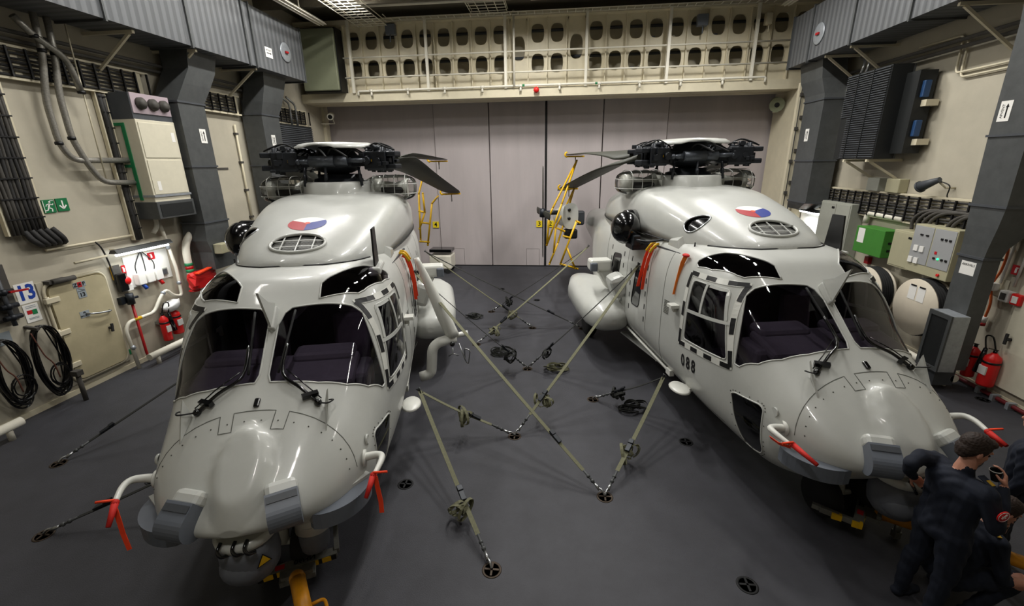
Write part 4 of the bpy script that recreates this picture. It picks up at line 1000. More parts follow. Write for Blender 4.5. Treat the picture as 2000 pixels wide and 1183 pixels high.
paper_sign(LW, 'white paper sign AFVENT with side arrow on the end of the left duct', 13.28, 13.6, 7.24, 7.5, 1.205, 'AFVENT', .07, arrow='right')
for i, y in enumerate((9.15, 10.75, 12.9)): bracket(LW, y, 6.86, 1.1, 'cream angle bracket under the left duct, number %s from the camera' % ('one', 'two', 'three')[i], 'brackets under the left duct')
tray(LW, 'wide tray of dark cables running along the left wall below the duct', 4.5, 10.3, 5.82, 6.3, 7)
tray(LW, 'tray of dark cables between the two left duct branches', 11.2, 13.3, 5.75, 6.2, 6)
tray(LW, 'tray of dark cables on the left wall beyond the far duct branch', 14.3, 16.9, 5.7, 6.15, 6)
tray(LW, 'broad bundle of dark cables dropping down the left wall beside the exit signs', 6.70, 7.27, 3.2, 6.1, 9, vertical=True, rung=.34)
tray(LW, 'narrow cable ladder dropping down the left wall beside the cream machine cabinet', 8.98, 9.14, 2.75, 5.8, 2, d=.08, vertical=True, rung=.3)
k = MB()
for i in range(5): k.tube(smooth_path([LW.P(6.9 + i * .11, 3.25, .15), LW.P(6.95 + i * .12, 3.08, .2), LW.P(7.1 + i * .1, 2.98, .15), LW.P(7.2 + i * .09, 2.95, .0)], 4), .05, 7)
q = one('cable_bundle_end', 'loops of dark cable where the broad bundle enters the left wall', 'cable', k, 'cable'); q['kind'] = 'stuff'
for z, d, lab in ((6.55, .15, 'upper'), (6.42, .12, 'lower')):
    k = MB(); k.cyl(LW.P(4.0, z, d), LW.P(15.5, z, d), .035, n=8); one('utility_pipe', 'thin dark pipe between duct and cable tray on the left wall, %s one' % lab, 'pipe', k, 'cable_grey')
# exit signs
def green_sign(label, y0, y1, z0, z1, man):
    k = MB(); LW.box(k, y0, y1, z0, z1, .0, .02); o = one('exit_sign', label, 'sign', k, 'sign_green'); yc = (y0 + y1) / 2; zc = (z0 + z1) / 2; k = MB()
    L = lambda a, b, w: k.beam(LW.P(yc + a[0], zc + a[1], .022), LW.P(yc + b[0], zc + b[1], .022), w, .004, up=(1, 0, 0))
    if man:
        k.lathe([(0, 0), (.018, 0), (.018, .003), (0, .003)], LW.P(yc + .02, zc + .075, .021), axis='x', n=10)
        for a, b, w in (((.015, .05), (-.015, -.02), .03), ((-.015, -.02), (.04, -.05), .02), ((.04, -.05), (.03, -.1), .018), ((-.015, -.02), (-.04, -.07), .02), ((-.04, -.07), (-.08, -.075), .018), ((.015, .045), (.06, .02), .014), ((.06, .02), (.075, .045), .012), ((.01, .045), (-.045, .03), .014), ((-.045, .03), (-.055, -.0), .012)): L(a, b, w)
        child(o, 'running_figure', k, 'paper')
        k = MB(); LW.box(k, y0 + .01, y0 + .02, z0 + .01, z1 - .01, .02, .023); LW.box(k, y1 - .075, y1 - .015, z1 - .025, z1 - .015, .02, .023); child(o, 'door_mark', k, 'paper')
    else:
        L((0, .08), (0, -.05), .025); L((-.06, -.01), (0, -.075), .025); L((.06, -.01), (0, -.075), .025); child(o, 'down_arrow', k, 'paper')
green_sign('green running-man exit sign on the left wall beside the cable bundle', 7.42, 7.63, 3.51, 3.75, True)
green_sign('green down-arrow sign on the left wall right of the running man', 7.66, 7.87, 3.52, 3.76, False)
# insulated pipes
for pts, lab in (([(7.99, 7.0, .35), (7.95, 6.3, .35), (7.87, 5.46, .22), (7.89, 4.75, .2), (8.05, 4.45, .2), (9.25, 4.45, .2)], 'silver insulated pipe bending along the left wall, upper one'), ([(8.25, 7.0, .3), (8.2, 6.3, .3), (8.12, 5.6, .24), (8.13, 4.85, .22), (8.3, 4.35, .22), (8.5, 4.02, .22), (9.3, 3.98, .22)], 'silver insulated pipe bending along the left wall, lower one'), ([(7.6, 6.75, .4), (7.85, 6.5, .4), (8.3, 6.25, .4), (8.5, 5.7, .3)], 'silver insulated pipe crossing the cable tray high on the left wall')):
    k = MB(); LW.pipe(k, pts, .055, .18, 12); o = one('insulated_pipe', lab, 'pipe', k, 'insul', 'insulated pipes')
    for t in (1, 3):
        if t < len(pts): k = MB(); p = LW.P(*pts[t]); k.lathe([(.062, -.03), (.066, 0), (.062, .03)], p, n=14); child(o, 'clamp', k, 'black')
k = MB(); k.cyl(LW.P(8.55, 6.9, .3), LW.P(8.55, 4.0, .25), .014, n=6); one('thin_conduit', 'thin cream rod hanging beside the insulated pipes on the left wall', 'conduit', k, 'beam_paint')
# machine cabinet (air handler)
AC = root('air_handler', 'tall cream machine cabinet with three round dials on top and a dark grille', 'cabinet', LW.P(9.7, 3.2, .3))
k = MB(); LW.box(k, 9.2, 10.2, 3.55, 5.28, 0, .6, .01); child(AC, 'body', k, 'cab_cream')
for z0, z1 in ((4.5, 5.22), (3.72, 4.45)): k = MB(); LW.box(k, 9.24, 10.16, z0, z1, .6, .615, .006); child(AC, 'door', k, 'cab_cream')
k = MB(); LW.box(k, 9.2, 10.2, 5.28, 5.8, 0, .58); child(AC, 'top_box', k, 'grey_dark')
k = MB(); LW.box(k, 9.22, 10.18, 5.4, 5.8, .58, .6); child(AC, 'dial_panel', k, 'pink_panel')
for y in (9.42, 9.72, 10.0):
    k = MB(); k.lathe([(.0, .0), (.12, .0), (.12, .06), (.085, .08), (.085, .1), (0, .1)], LW.P(y, 5.6, .6), axis='x', n=20); di = child(AC, 'dial', k, 'cable_grey'); k = MB(); k.lathe([(0, .1), (.06, .1), (.05, .12), (0, .12)], LW.P(y, 5.6, .6), axis='x', n=16); o = k.build('dial_face', 'steel', di); o.matrix_parent_inverse = di.matrix_parent_inverse
k = MB(); LW.box(k, 9.18, 10.22, 3.18, 3.56, .0, .64, .01); child(AC, 'grille_box', k, 'galv'); k = MB(); LW.box(k, 9.25, 10.15, 3.23, 3.5, .64, .65); child(AC, 'grille', k, 'rad_dark')
k = MB(); LW.box(k, 9.185, 9.2, 3.6, 5.2, .25, .33); child(AC, 'green_stripe', k, 'band_green')
for z in (4.3, 5.15): k = MB(); LW.box(k, 9.183, 9.2, z, z + .06, .05, .33); child(AC, 'green_tab', k, 'band_green')
k = MB(); LW.box(k, 9.19, 10.21, 3.66, 3.71, .0, .63); child(AC, 'band', k, 'galv_light')
for z, y in ((4.85, 10.02), (3.8, 9.35)): k = MB(); LW.box(k, y, y + .09, z, z + .2, .615, .619); child(AC, 'data_plate', k, 'paper')
k = MB(); k.tube(bend_path([LW.P(9.3, 3.98, .22), LW.P(9.42, 3.9, .25), LW.P(9.45, 3.0, .25), LW.P(9.35, 2.85, .2)], .1), .05, 10); one('elbow_pipe', 'white elbow pipe below the lower insulated pipe at the machine cabinet', 'pipe', k, 'white_paint')
# rail-and-post panel between the ducts
k = MB()
for y in (11.45, 13.0): k.cyl(LW.P(y, 2.2, .06), LW.P(y, 5.5, .06), .03, n=8)
o = root('pipe_frame', 'cream upright pipes with clips on the wall between the left duct branches', 'pipe', LW.P(12.2, 2.2, .05))
for y in (11.45, 13.0):
    k = MB(); k.cyl(LW.P(y, 2.2, .06), LW.P(y, 5.45, .06), .03, n=8); child(o, 'upright', k, 'beam_paint')
    for z in (2.8, 3.6, 4.4, 5.2): k = MB(); LW.box(k, y - .06, y + .06, z - .03, z + .03, 0, .09); child(o, 'clip', k, 'cable_grey')
k = MB(); LW.box(k, 11.95, 12.45, 4.2, 4.26, 0, .012); one('name_strip', 'narrow dark name strip on the cream wall between the left duct branches', 'sign', k, 'cable_grey')
k = MB(); LW.box(k, 14.4, 16.4, 4.2, 5.6, .05, .55, .02); o = one('finned_cooler', 'dark finned cooler on the left wall beyond the far duct branch', 'cooler', k, 'rad_dark')
for i in range(22): k = MB(); LW.box(k, 14.4, 16.4, 4.24 + i * .06, 4.27 + i * .06, .55, .57); child(o, 'fin', k, 'grey_dark')
for y in (15.6, 15.95): k = MB(); LW.pipe(k, [(y, 5.62, .3), (y, 6.3, .3), (y - .4, 6.5, .25)], .035, .1); one('chrome_pipe', 'bright curved pipe rising from the left finned cooler, %s' % ('near one' if y < 15.8 else 'far one'), 'pipe', k, 'steel')
# watertight door 13
D2 = struct(MB().box2(LW.P(6.88, .2, 0), LW.P(8.16, 2.3, .03), bev=.0).build('door_2', 'wall_paint'))
def rrect(y0, y1, z0, z1, r, n=6):
    out = []
    for cy_, cz_, a0 in ((y1 - r, z1 - r, 0), (y0 + r, z1 - r, 90), (y0 + r, z0 + r, 180), (y1 - r, z0 + r, 270)):
        for i in range(n + 1): a = radians(a0 + 90 * i / n); out.append((cy_ + r * cos(a), cz_ + r * sin(a)))
    return out
mat('leaf', '#b3a888', .5, noise=.1, nscale=3)
k = MB(); k.prism(rrect(6.98, 8.06, .28, 2.22, .16), lambda p: LW.P(p[0], p[1], .03), lambda p: LW.P(p[0], p[1], .1)); k.build('door_leaf', 'leaf', D2)
k = MB(); k.tube([LW.P(p[0], p[1], .05) for p in rrect(6.94, 8.10, .24, 2.26, .18)], .03, 6, closed=True); k.build('door_coaming', 'beam_paint', D2)
for z in (.62, 1.3, 1.95):
    k = MB(); LW.box(k, 6.88, 7.12, z - .05, z + .05, .06, .13, .01); k.cyl(LW.P(6.93, z - .08, .1), LW.P(6.93, z + .08, .1), .03, n=10); k.build('door_hinge', 'beam_paint', D2)
k = MB(); k.tube(smooth_path([LW.P(7.5, 1.52, .1), LW.P(7.55, 1.50, .18), LW.P(7.75, 1.46, .2), LW.P(7.92, 1.44, .18), LW.P(7.96, 1.44, .1)], 5), .018, 8); k.build('door_handle', 'steel', D2)
k = MB(); k.cyl(LW.P(7.85, 1.08, .1), LW.P(7.85, 1.08, .17), .025, n=10); k.beam(LW.P(7.84, 1.0, .17), LW.P(7.86, 1.17, .17), .045, .03, up=(1, 0, 0)); k.build('door_lock', 'cable', D2)
k = MB(); k.cyl(LW.P(7.05, 2.28, .16), LW.P(7.45, 2.28, .16), .05, n=12); LW.box(k, 7.0, 7.35, 2.25, 2.31, .0, .16); k.build('door_closer', 'cable_grey', D2)
k = MB(); LW.box(k, 7.42, 7.66, 2.06, 2.16, .1, .106); zp = one('letter_strip', 'grey strip with letters Z and P round a red square on the cream door', 'sign', k, 'sign_grey')
wtext(LW, zp, 'Z', 7.46, 2.11, .107, .1, 'black', .003); wtext(LW, zp, 'P', 7.62, 2.11, .107, .1, 'black', .003); k = MB(); LW.box(k, 7.5, 7.58, 2.06, 2.16, .106, .109); child(zp, 'red_square', k, 'sign_red'); wtext(LW, zp, 'A', 7.54, 2.11, .11, .08, 'black', .002)
k = MB(); LW.box(k, 7.46, 7.62, 1.84, 2.05, .1, .106); zp = one('deck_plate', 'small grey plate numbered 13 below the letter strip on the cream door', 'sign', k, 'sign_grey'); wtext(LW, zp, '13', 7.54, 1.9, .107, .11, 'black', .003)
k = MB(); LW.box(k, 7.47, 7.61, 1.975, 1.982, .106, .108); k.beam(LW.P(7.48, 2.04, .107), LW.P(7.6, 1.99, .107), .006, .003, up=(1, 0, 0)); child(zp, 'plate_line', k, 'black')
k = MB(); LW.box(k, 7.38, 7.56, 1.45, 1.58, .1, .106); zp = one('handle_label', 'small grey label with dark lettering beside the handle of the cream door', 'sign', k, 'sign_grey'); wtext(LW, zp, 'FR', 7.47, 1.545, .107, .05, 'black', .001); wtext(LW, zp, 'BACK 13', 7.47, 1.485, .107, .045, 'black', .001)
k = MB(); LW.box(k, 6.56, 6.87, 1.99, 2.36, .0, .006); zp = one('number_sign', 'white sign with large blue number 13 beside the cream door', 'sign', k, 'paper'); wtext(LW, zp, '13', 6.715, 2.175, .008, .37, 'number_blue', .012, sx=.8)
k = MB(); LW.box(k, 6.58, 6.82, 1.64, 1.97, .0, .01); zp = one('notice', 'white notice with red and green picture below the blue number 13', 'notice', k, 'paper')
k = MB(); LW.box(k, 6.62, 6.70, 1.79, 1.86, .01, .013); child(zp, 'red_patch', k, 'sign_red'); k = MB(); LW.box(k, 6.70, 6.78, 1.77, 1.86, .01, .013); child(zp, 'green_patch', k, 'band_green')
for z in (1.9, 1.93, 1.71, 1.69): k = MB(); LW.box(k, 6.62, 6.78, z, z + .012, .01, .012); child(zp, 'text_line', k, 'sign_grey')
# hydrant panel at the left edge
HP = root('valve_board', 'dark board with valves and red lever at the left picture edge', 'panel', LW.P(6.2, 1.78, .05))
k = MB(); LW.box(k, 5.9, 6.5, 1.78, 2.75, 0, .04); child(HP, 'board', k, 'cable_grey')
k = MB(); k.cyl(LW.P(6.32, 1.7, .12), LW.P(6.3, 2.6, .12), .035, n=10); child(HP, 'valve_pipe', k, 'grey_dark')
for z in (1.85, 2.05, 2.3): k = MB(); k.cyl(LW.P(6.2, z, .13), LW.P(6.45, z, .13), .045, n=10); k.ball(LW.P(6.31, z, .14), .06, 10, 6); child(HP, 'valve', k, 'hub_metal')
k = MB(); k.beam(LW.P(6.35, 2.3, .2), LW.P(6.62, 2.28, .2), .05, .03); child(HP, 'red_lever', k, 'red_paint'); k = MB(); k.ball(LW.P(6.15, 2.15, .1), .03, 8, 6); child(HP, 'yellow_knob', k, 'yellow')
k = MB(); LW.box(k, 6.02, 6.28, 1.4, 1.62, 0, .008); one('grey_plate', 'plain blue-grey plate on the wall behind the left hose coil', 'plate', k, 'sign_grey')
# hose coils
def hose_coil(label, yc, zc, hy, hz, n, seed):
    T_ = root('hose_coil', label, 'hose', LW.P(yc, zc - hz, .12), 'black hose coils'); rnd = random.Random(seed)
    for i in range(n):
        a = hy * rnd.uniform(.72, 1.0); b = hz * rnd.uniform(.86, 1.0); d = .08 + rnd.uniform(0, .14); ph = rnd.uniform(0, 6); top = zc + hz
        k = MB(); k.tube([LW.P(yc + a * cos(t) + .02 * sin(3 * t + ph), top - b + b * sin(t) * (1 if sin(t) > 0 else 1), d + .03 * sin(2 * t + ph)) for t in np.linspace(0, 2 * pi, 40)[:-1]], .0135, 6, closed=True); child(T_, 'hose_turn', k, 'gloss_black')
    for i in range(3):
        r0 = rnd.uniform(.12, .2); k = MB(); k.tube([LW.P(yc + .03 + r0 * cos(t) + rnd.uniform(-.005, .005), zc - hz * .35 + r0 * 1.3 * sin(t), .2 + .02 * i) for t in np.linspace(0, 2 * pi, 26)[:-1]], .012, 6, closed=True); child(T_, 'hose_loop', k, 'gloss_black')
    k = MB(); k.tube(smooth_path([LW.P(yc - hy * .7, zc + hz * .9, .2), LW.P(yc - hy * .5, zc + hz * .3, .24), LW.P(yc - hy * .2, zc, .26), LW.P(yc - hy * .05, zc - .3, .24)], 5), .012, 6); child(T_, 'red_cord', k, mat('cord_brown', '#5a3326', .7))
    k = MB(); k.beam(LW.P(yc - .1, zc + hz + .01, 0), LW.P(yc - .1, zc + hz - .02, .26), .05, .05); child(T_, 'hook', k, 'cable_grey')
hose_coil('black hose coil hanging on the left wall next to the cream door', 6.62, .86, .27, .72, 15, 4)
hose_coil('black hose coil hanging at the left picture edge', 6.02, .88, .26, .66, 13, 9)
# lit lamp with socket board
lit_lamp(LW, 'lit tube lamp over the white sockets on the left wall', 8.22, 9.62, 2.58, .28, 15)
k = MB(); LW.box(k, 8.62, 9.75, 1.72, 2.42, 0, .02); one('white_board', 'white backing board under the lit lamp on the left wall', 'board', k, 'plastic_white')
SR = root('socket_row', 'row of three white power sockets under the lit left lamp', 'socket', LW.P(9.0, 1.8, .05))
for y in (8.83, 9.06, 9.29):
    k = MB(); LW.box(k, y - .09, y + .09, 1.76, 2.02, .02, .16, .015); sb = child(SR, 'socket_box', k, 'plastic_white'); k = MB(); LW.box(k, y - .045, y + .045, 1.83, 1.97, .16, .17); o = k.build('switch_plate', 'cable_grey', sb); o.matrix_parent_inverse = sb.matrix_parent_inverse; k = MB(); k.beam(LW.P(y - .03, 1.9, .18), LW.P(y + .03, 1.92, .18), .04, .02); o = k.build('switch', 'paper', sb); o.matrix_parent_inverse = sb.matrix_parent_inverse
for y, m_ in ((8.86, 'plug_blue'), (9.3, 'red_bright')): k = MB(); k.cyl(LW.P(y, 1.76, .09), LW.P(y + .03, 1.64, .14), .04, n=12); child(SR, 'plug', k, m_)
for y in (8.8, 9.02, 9.25): k = MB(); k.tube(smooth_path([LW.P(y, 2.02, .08), LW.P(y + .04, 2.2, .05), LW.P(9.06, 2.5, .04)], 5), .012, 6); child(SR, 'lead', k, 'cable')
k = MB(); LW.box(k, 9.42, 9.62, 1.8, 1.98, .0, .06, .01); k2 = MB(); LW.box(k2, 9.46, 9.58, 1.83, 1.95, .06, .075); o = one('phone_socket', 'small grey outlet right of the three white sockets', 'socket', k, 'cab_grey'); child(o, 'dark_face', k2, 'grey_dark')
RS_ = root('red_socket', 'red power socket with black plug under the lit left lamp', 'socket', LW.P(8.5, 1.7, .05)); k = MB(); k.lathe([(0, .0), (.09, .0), (.095, .1), (.06, .13), (0, .13)], LW.P(8.5, 1.93, .02), axis='x', n=16); child(RS_, 'body', k, 'red_bright'); k = MB(); LW.box(k, 8.45, 8.6, 1.7, 1.84, .02, .12, .01); child(RS_, 'box', k, 'plastic_white')
k = MB(); LW.box(k, 8.3, 8.5, 1.72, 2.12, .02, .14, .03); o = one('tool_pouch', 'dark pouch with yellow edge on the wall between door and sockets', 'pouch', k, 'gloss_black'); k = MB(); LW.box(k, 8.3, 8.48, 2.08, 2.3, .02, .05); child(o, 'flap', k, 'cable_grey'); k = MB(); LW.box(k, 8.285, 8.31, 2.0, 2.3, .02, .055); child(o, 'yellow_edge', k, 'yellow')
def red_sign(S, label, y0, y1, z0, z1):
    k = MB(); S.box(k, y0, y1, z0, z1, .02, .03); o = one('fire_sign', label, 'sign', k, 'sign_red', 'small red fire signs'); h = (z1 - z0); yc = (y0 + y1) / 2; k = MB(); S.box(k, yc - .02, yc + .02, z0 + h * .2, z0 + h * .65, .03, .033); S.box(k, yc - .035, yc + .01, z0 + h * .68, z0 + h * .78, .03, .033); child(o, 'pictogram', k, 'paper')
red_sign(LW, 'small red fire sign beside the dark pouch on the left wall', 8.53, 8.62, 2.08, 2.26); red_sign(LW, 'red fire sign on the white board under the lit left lamp', 9.22, 9.4, 2.24, 2.4); red_sign(LW, 'small red fire sign beside the white pipe with green bands', 10.35, 10.44, 2.2, 2.38)
k = MB(); LW.pipe(k, [(8.44, 1.45, .14), (8.45, .16, .14), (8.75, .12, .14)], .028, .08); HY_ = one('hydrant_pipe', 'thin red hydrant pipe running down to the deck beside the cream door', 'pipe', k, 'red_paint')
k = MB(); k.cyl(LW.P(8.43, 1.42, .14), LW.P(8.43, 1.66, .14), .075, n=14); k.cyl(LW.P(8.43, 1.54, .1), LW.P(8.6, 1.54, .16), .03, n=8); LW.box(k, 8.26, 8.4, 1.45, 1.6, 0, .1); one('hydrant_valve', 'black hydrant coupling on top of the red pipe', 'valve', k, 'hub_metal')
k = MB(); LW.pipe(k, [(8.12, 0, .22), (8.13, .9, .14), (8.25, 1.06, .14), (8.9, 1.06, .14), (9.15, 1.35, .14), (9.35, 1.5, .14), (9.5, 1.3, .14), (9.75, 1.2, .14), (9.78, 1.9, .14), (9.7, 2.6, .14), (9.62, 3.1, .14)], .038, .12); o = one('grey_pipe', 'pale bent pipe rising from the deck past the extinguishers on the left wall', 'pipe', k, 'white_paint'); k = MB(); k.cyl(LW.P(8.38, 1.06, .14), LW.P(8.55, 1.06, .14), .041, n=10); child(o, 'yellow_band', k, 'yellow')
for p in ((8.13, .5, .2), (9.25, 1.43, .14), (9.76, 1.55, .14), (9.7, 2.45, .14)): k = MB(); k.ball(LW.P(*p), .055, 10, 6); child(o, 'coupling', k, 'galv_light')
k = MB(); LW.box(k, 8.18, 8.3, .3, .42, .0, .01); one('small_green_sign', 'tiny green sign low on the left wall beside the pale pipe', 'sign', k, 'sign_green')
k = MB(); LW.pipe(k, [(10.9, 3.15, .25), (10.12, 2.5, .25), (10.05, 2.2, .25), (10.05, 1.35, .25)], .085, .15, 14); o = one('white_pipe', 'thick white pipe with green and red bands behind the left helicopter', 'pipe', k, 'white_paint')
for z, m_ in ((1.95, 'band_green'), (1.87, 'red_paint'), (1.79, 'band_green')): k = MB(); k.cyl(LW.P(10.05, z - .04, .25), LW.P(10.05, z + .04, .25), .088, n=14); child(o, 'colour_band', k, m_)
k = MB(); k.lathe([(.0, 0), (.12, .0), (.14, .02), (.12, .04), (.04, .05), (.04, .12), (0, .12)], LW.P(10.05, 1.25, .25), n=16); one('red_valve_wheel', 'red valve wheel below the thick white pipe', 'valve', k, 'red_bright')
extinguisher(LW, 'red fire extinguisher with black horn on the left wall', 9.02, .32, .095, .62, True); extinguisher(LW, 'red fire extinguisher under a clear plastic bag on the left wall', 9.34, .38, .12, .6, False)
k = MB(); k.ball(LW.P(9.32, 1.1, .2), (.16, .24, .1), 10, 7, Matrix.Rotation(.3, 3, 'X')); 
for i in range(len(k.v)): k.v[i] = tuple(Vector(k.v[i]) + Vector((random.uniform(-.03, .03), random.uniform(-.03, .03), random.uniform(-.03, .03))))
one('plastic_bag', 'crumpled clear white plastic bag on top of the left extinguisher', 'bag', k, 'clear_bag')
k = MB(); rr = random.Random(2)
k.box(LW.P(10.2, 1.55, .4), (.3, .8, .42), bev=.12)
for i in range(len(k.v)): k.v[i] = tuple(Vector(k.v[i]) + Vector((rr.uniform(-.04, .04), rr.uniform(-.05, .05), rr.uniform(-.05, .05))))
o = one('red_cover_bag', 'bright red fabric bag hanging on the wall behind the left helicopter', 'bag', k, 'red_bright'); k = MB(); k.beam(LW.P(9.9, 1.75, .55), LW.P(10.7, 1.85, .55), .12, .03); child(o, 'orange_strap', k, 'orange_ribbon')
k = MB(); LW.box(k, 10.4, 10.75, 2.15, 2.4, 0.72, .95, .02); one('brown_box', 'small olive box beside the near left duct branch', 'box', k, 'cab_olive')
for pts, lab in (([(7.2, 2.86, .06), (8.1, 2.86, .06), (9.0, 2.86, .06)], 'cream conduit with dark clips along the left wall above the lamp'), ([(7.5, 2.55, .2), (8.15, 2.56, .2)], 'empty cream lamp bracket left of the lit lamp')):
    k = MB(); LW.pipe(k, pts, .025, .05, 8); one('conduit', lab, 'conduit', k, 'beam_paint')
k = MB(); k.tube(smooth_path([LW.P(8.1, 2.86, .08), LW.P(8.18, 2.7, .1), LW.P(8.28, 2.3, .06), LW.P(8.3, 1.9, .05)], 5), .016, 6); one('black_lead', 'black lead hanging from the conduit beside the cream door', 'cable', k, 'cable')
floor_bar('white floor rail along the left wall by the extinguishers', -9.08, 8.2, 10.8, .24); floor_bar('white floor rail at the left picture edge', -9.0, 3.6, 5.65, .24)
k = MB(); k.cyl((-9.1, 6.75, 0), (-9.1, 6.75, .55), .04, n=10); k.box((-9.1, 6.75, .58), (.14, .12, .1)); one('short_post', 'short dark post on the deck in front of the hose coil', 'post', k, 'cable_grey')
# ------------------------------------------------------------------ right wall
long_duct(RW, 'ribbed grey air duct running under the ceiling along the right wall', [2.5, 4.5, 6.5, 8.9, 10.93, 12.87, 14.83, 15.95], 6.9, 8.25, .2, 1.2, 14.4)
duct_drop(RW, 'grey duct branch down the right wall near the hangar door', [(6.9, 14.5, 15.7, .3, .95), (6.4, 14.45, 15.6, .25, .9), (6.0, 14.35, 15.4, .2, .82), (5.85, 14.3, 15.35, .2, .82), (4.2, 14.3, 15.35, .2, .82), (3.0, 14.3, 15.35, .2, .82), (2.9, 14.5, 15.4, .2, .8), (2.75, 14.9, 15.6, .2, .7)], .2, .82, (3, 4, 5))
duct_drop(RW, 'large grey duct branch down the right wall with paper signs on it', [(6.9, 8.25, 8.95, .1, .85), (6.3, 8.25, 8.95, .1, .8), (4.6, 8.25, 8.95, .1, .78), (3.45, 8.25, 8.92, .1, .76), (3.1, 8.3, 8.9, .15, .75), (2.75, 8.38, 8.9, .4, .73), (2.55, 8.4, 8.9, .45, .73), (1.5, 8.4, 8.9, .45, .73), (.42, 8.4, 8.9, .45, .73)], .1, .72, (2, 3, 6))
GB = root('duct_grille_box', 'pale grey outlet box with dark grille at the foot of the right duct', 'grille', RW.P(8.55, .42, .9))
k = MB(); RW.box(k, 8.28, 8.78, .42, 1.52, .735, 1.02, .01); child(GB, 'body', k, 'galv_light'); k = MB(); RW.box(k, 8.34, 8.72, .5, 1.44, 1.02, 1.035); child(GB, 'grille', k, 'rad_dark')
for y0, y1, z0, z1 in ((8.28, 8.34, .42, 1.52), (8.72, 8.78, .42, 1.52), (8.34, 8.72, .42, .5), (8.34, 8.72, 1.44, 1.52)): k = MB(); RW.box(k, y0, y1, z0, z1, 1.02, 1.05); child(GB, 'frame_bar', k, 'galv')
k = MB(); RW.box(k, 8.4, 8.66, .1, .42, .6, .95); child(GB, 'plinth', k, 'grey_dark')
paper_sign(RW, 'white paper sign AFVENT with up arrow high on the large right duct', 8.66, 8.87, 4.82, 5.14, .785, 'AFVENT', .062, arrow='up')
paper_sign(RW, 'white paper sign ARRIVALS on the large right duct', 8.5, 8.8, 2.22, 2.46, .725, 'ARRIVALS', .06)
paper_sign(RW, 'small white paper sign on the far right duct branch', 14.8, 15.0, 4.75, 5.1, .825, 'AFVENT', .06, arrow='up')
for i, y in enumerate((9.9, 13.0, 14.1)): bracket(RW, y, 6.86, 1.1, 'cream angle bracket under the right duct, number %s from the camera' % ('one', 'two', 'three')[i], 'brackets under the right duct')
for z, d, lab in ((6.5, .15, 'upper'), (6.35, .2, 'lower')):
    k = MB(); k.cyl(RW.P(4.0, z, d), RW.P(15.0, z, d), .04, n=8); one('utility_pipe', 'dark pipe under the duct along the right wall, %s one' % lab, 'pipe', k, 'cable_grey')
for i, (z, y0, y1) in enumerate(((5.9, 8.9, 11.0), (5.8, 8.9, 11.05))):
    k = MB(); RW.pipe(k, [(y0, z, .06), (y1 - i * .2, z, .06), (y1 - i * .2 + .02, z + .7, .06), (y1 + 1.2, z + .72, .06)], .022, .1, 8); one('cream_conduit', 'cream conduit stepping along the upper right wall, %s one' % ('upper', 'lower')[i], 'conduit', k, 'beam_paint')
tray(RW, 'wide tray of dark cables along the right wall above the cabinets', 9.0, 15.3, 2.85, 3.42, 8, rung=.32)
tray(RW, 'short tray of dark cables on the right wall beside the finned unit', 13.9, 15.0, 5.6, 5.9, 4)
# finned cooler unit
RD = root('cooler_unit', 'large black finned cooler unit on brackets on the right wall', 'cooler', RW.P(12.6, 4.2, .5))
k = MB(); RW.box(k, 11.8, 13.4, 4.24, 6.25, .35, .78); child(RD, 'body', k, 'rad_dark')
k = MB(); RW.box(k, 11.8, 12.25, 4.24, 6.25, .3, .34); child(RD, 'side_plate', k, 'galv')
for i in range(38):
    z = 4.28 + i * .052; a, b = (11.82, 13.38) if z > 5.25 else (11.82, 13.1)
    k = MB(); RW.box(k, a, b, z, z + .018, .78, .81); child(RD, 'fin', k, 'grey_dark')
for y in (12.35, 12.9): k = MB(); RW.box(k, y, y + .02, 4.24, 6.25, .8, .825); child(RD, 'fin_bar', k, 'rad_dark')
k = MB(); RW.box(k, 11.4, 11.8, 4.35, 6.05, .1, .45); child(RD, 'frame', k, 'rad_dark')
for z in (4.7, 5.5): k = MB(); RW.box(k, 11.32, 11.42, z, z + .34, .22, .36, .02); child(RD, 'blue_motor', k, 'blue_unit'); k = MB(); RW.box(k, 11.25, 11.45, z - .18, z - .05, .05, .3); child(RD, 'clip', k, 'beam_paint')
for y in (12.0, 12.9): k = MB(); k.beam(RW.P(y, 4.2, 0), RW.P(y, 4.2, .8), .06, .06); k.beam(RW.P(y, 3.75, 0), RW.P(y, 4.17, .7), .05, .05); child(RD, 'bracket', k, 'beam_paint')
for i in range(2): k = MB(); RW.pipe(k, [(13.3 + i * .2, 6.3, .45), (13.3 + i * .2, 6.6, .4), (13.9, 6.75 + i * .1, .3)], .04, .1); one('silver_hose', 'bright silver hose above the black cooler unit, %s' % ('near one', 'far one')[i], 'pipe', k, 'steel')
for i in range(4): k = MB(); RW.pipe(k, [(13.9 + i * .13, 6.35, .25), (13.95 + i * .13, 6.0, .25), (14.3, 5.9 - i * .03, .2)], .022, .08, 8); one('small_bent_pipe', 'small cream bent pipe beside the black cooler, %s of four from the camera' % ('first', 'second', 'third', 'last')[i], 'pipe', k, 'white_paint', 'small bent pipes by the cooler')
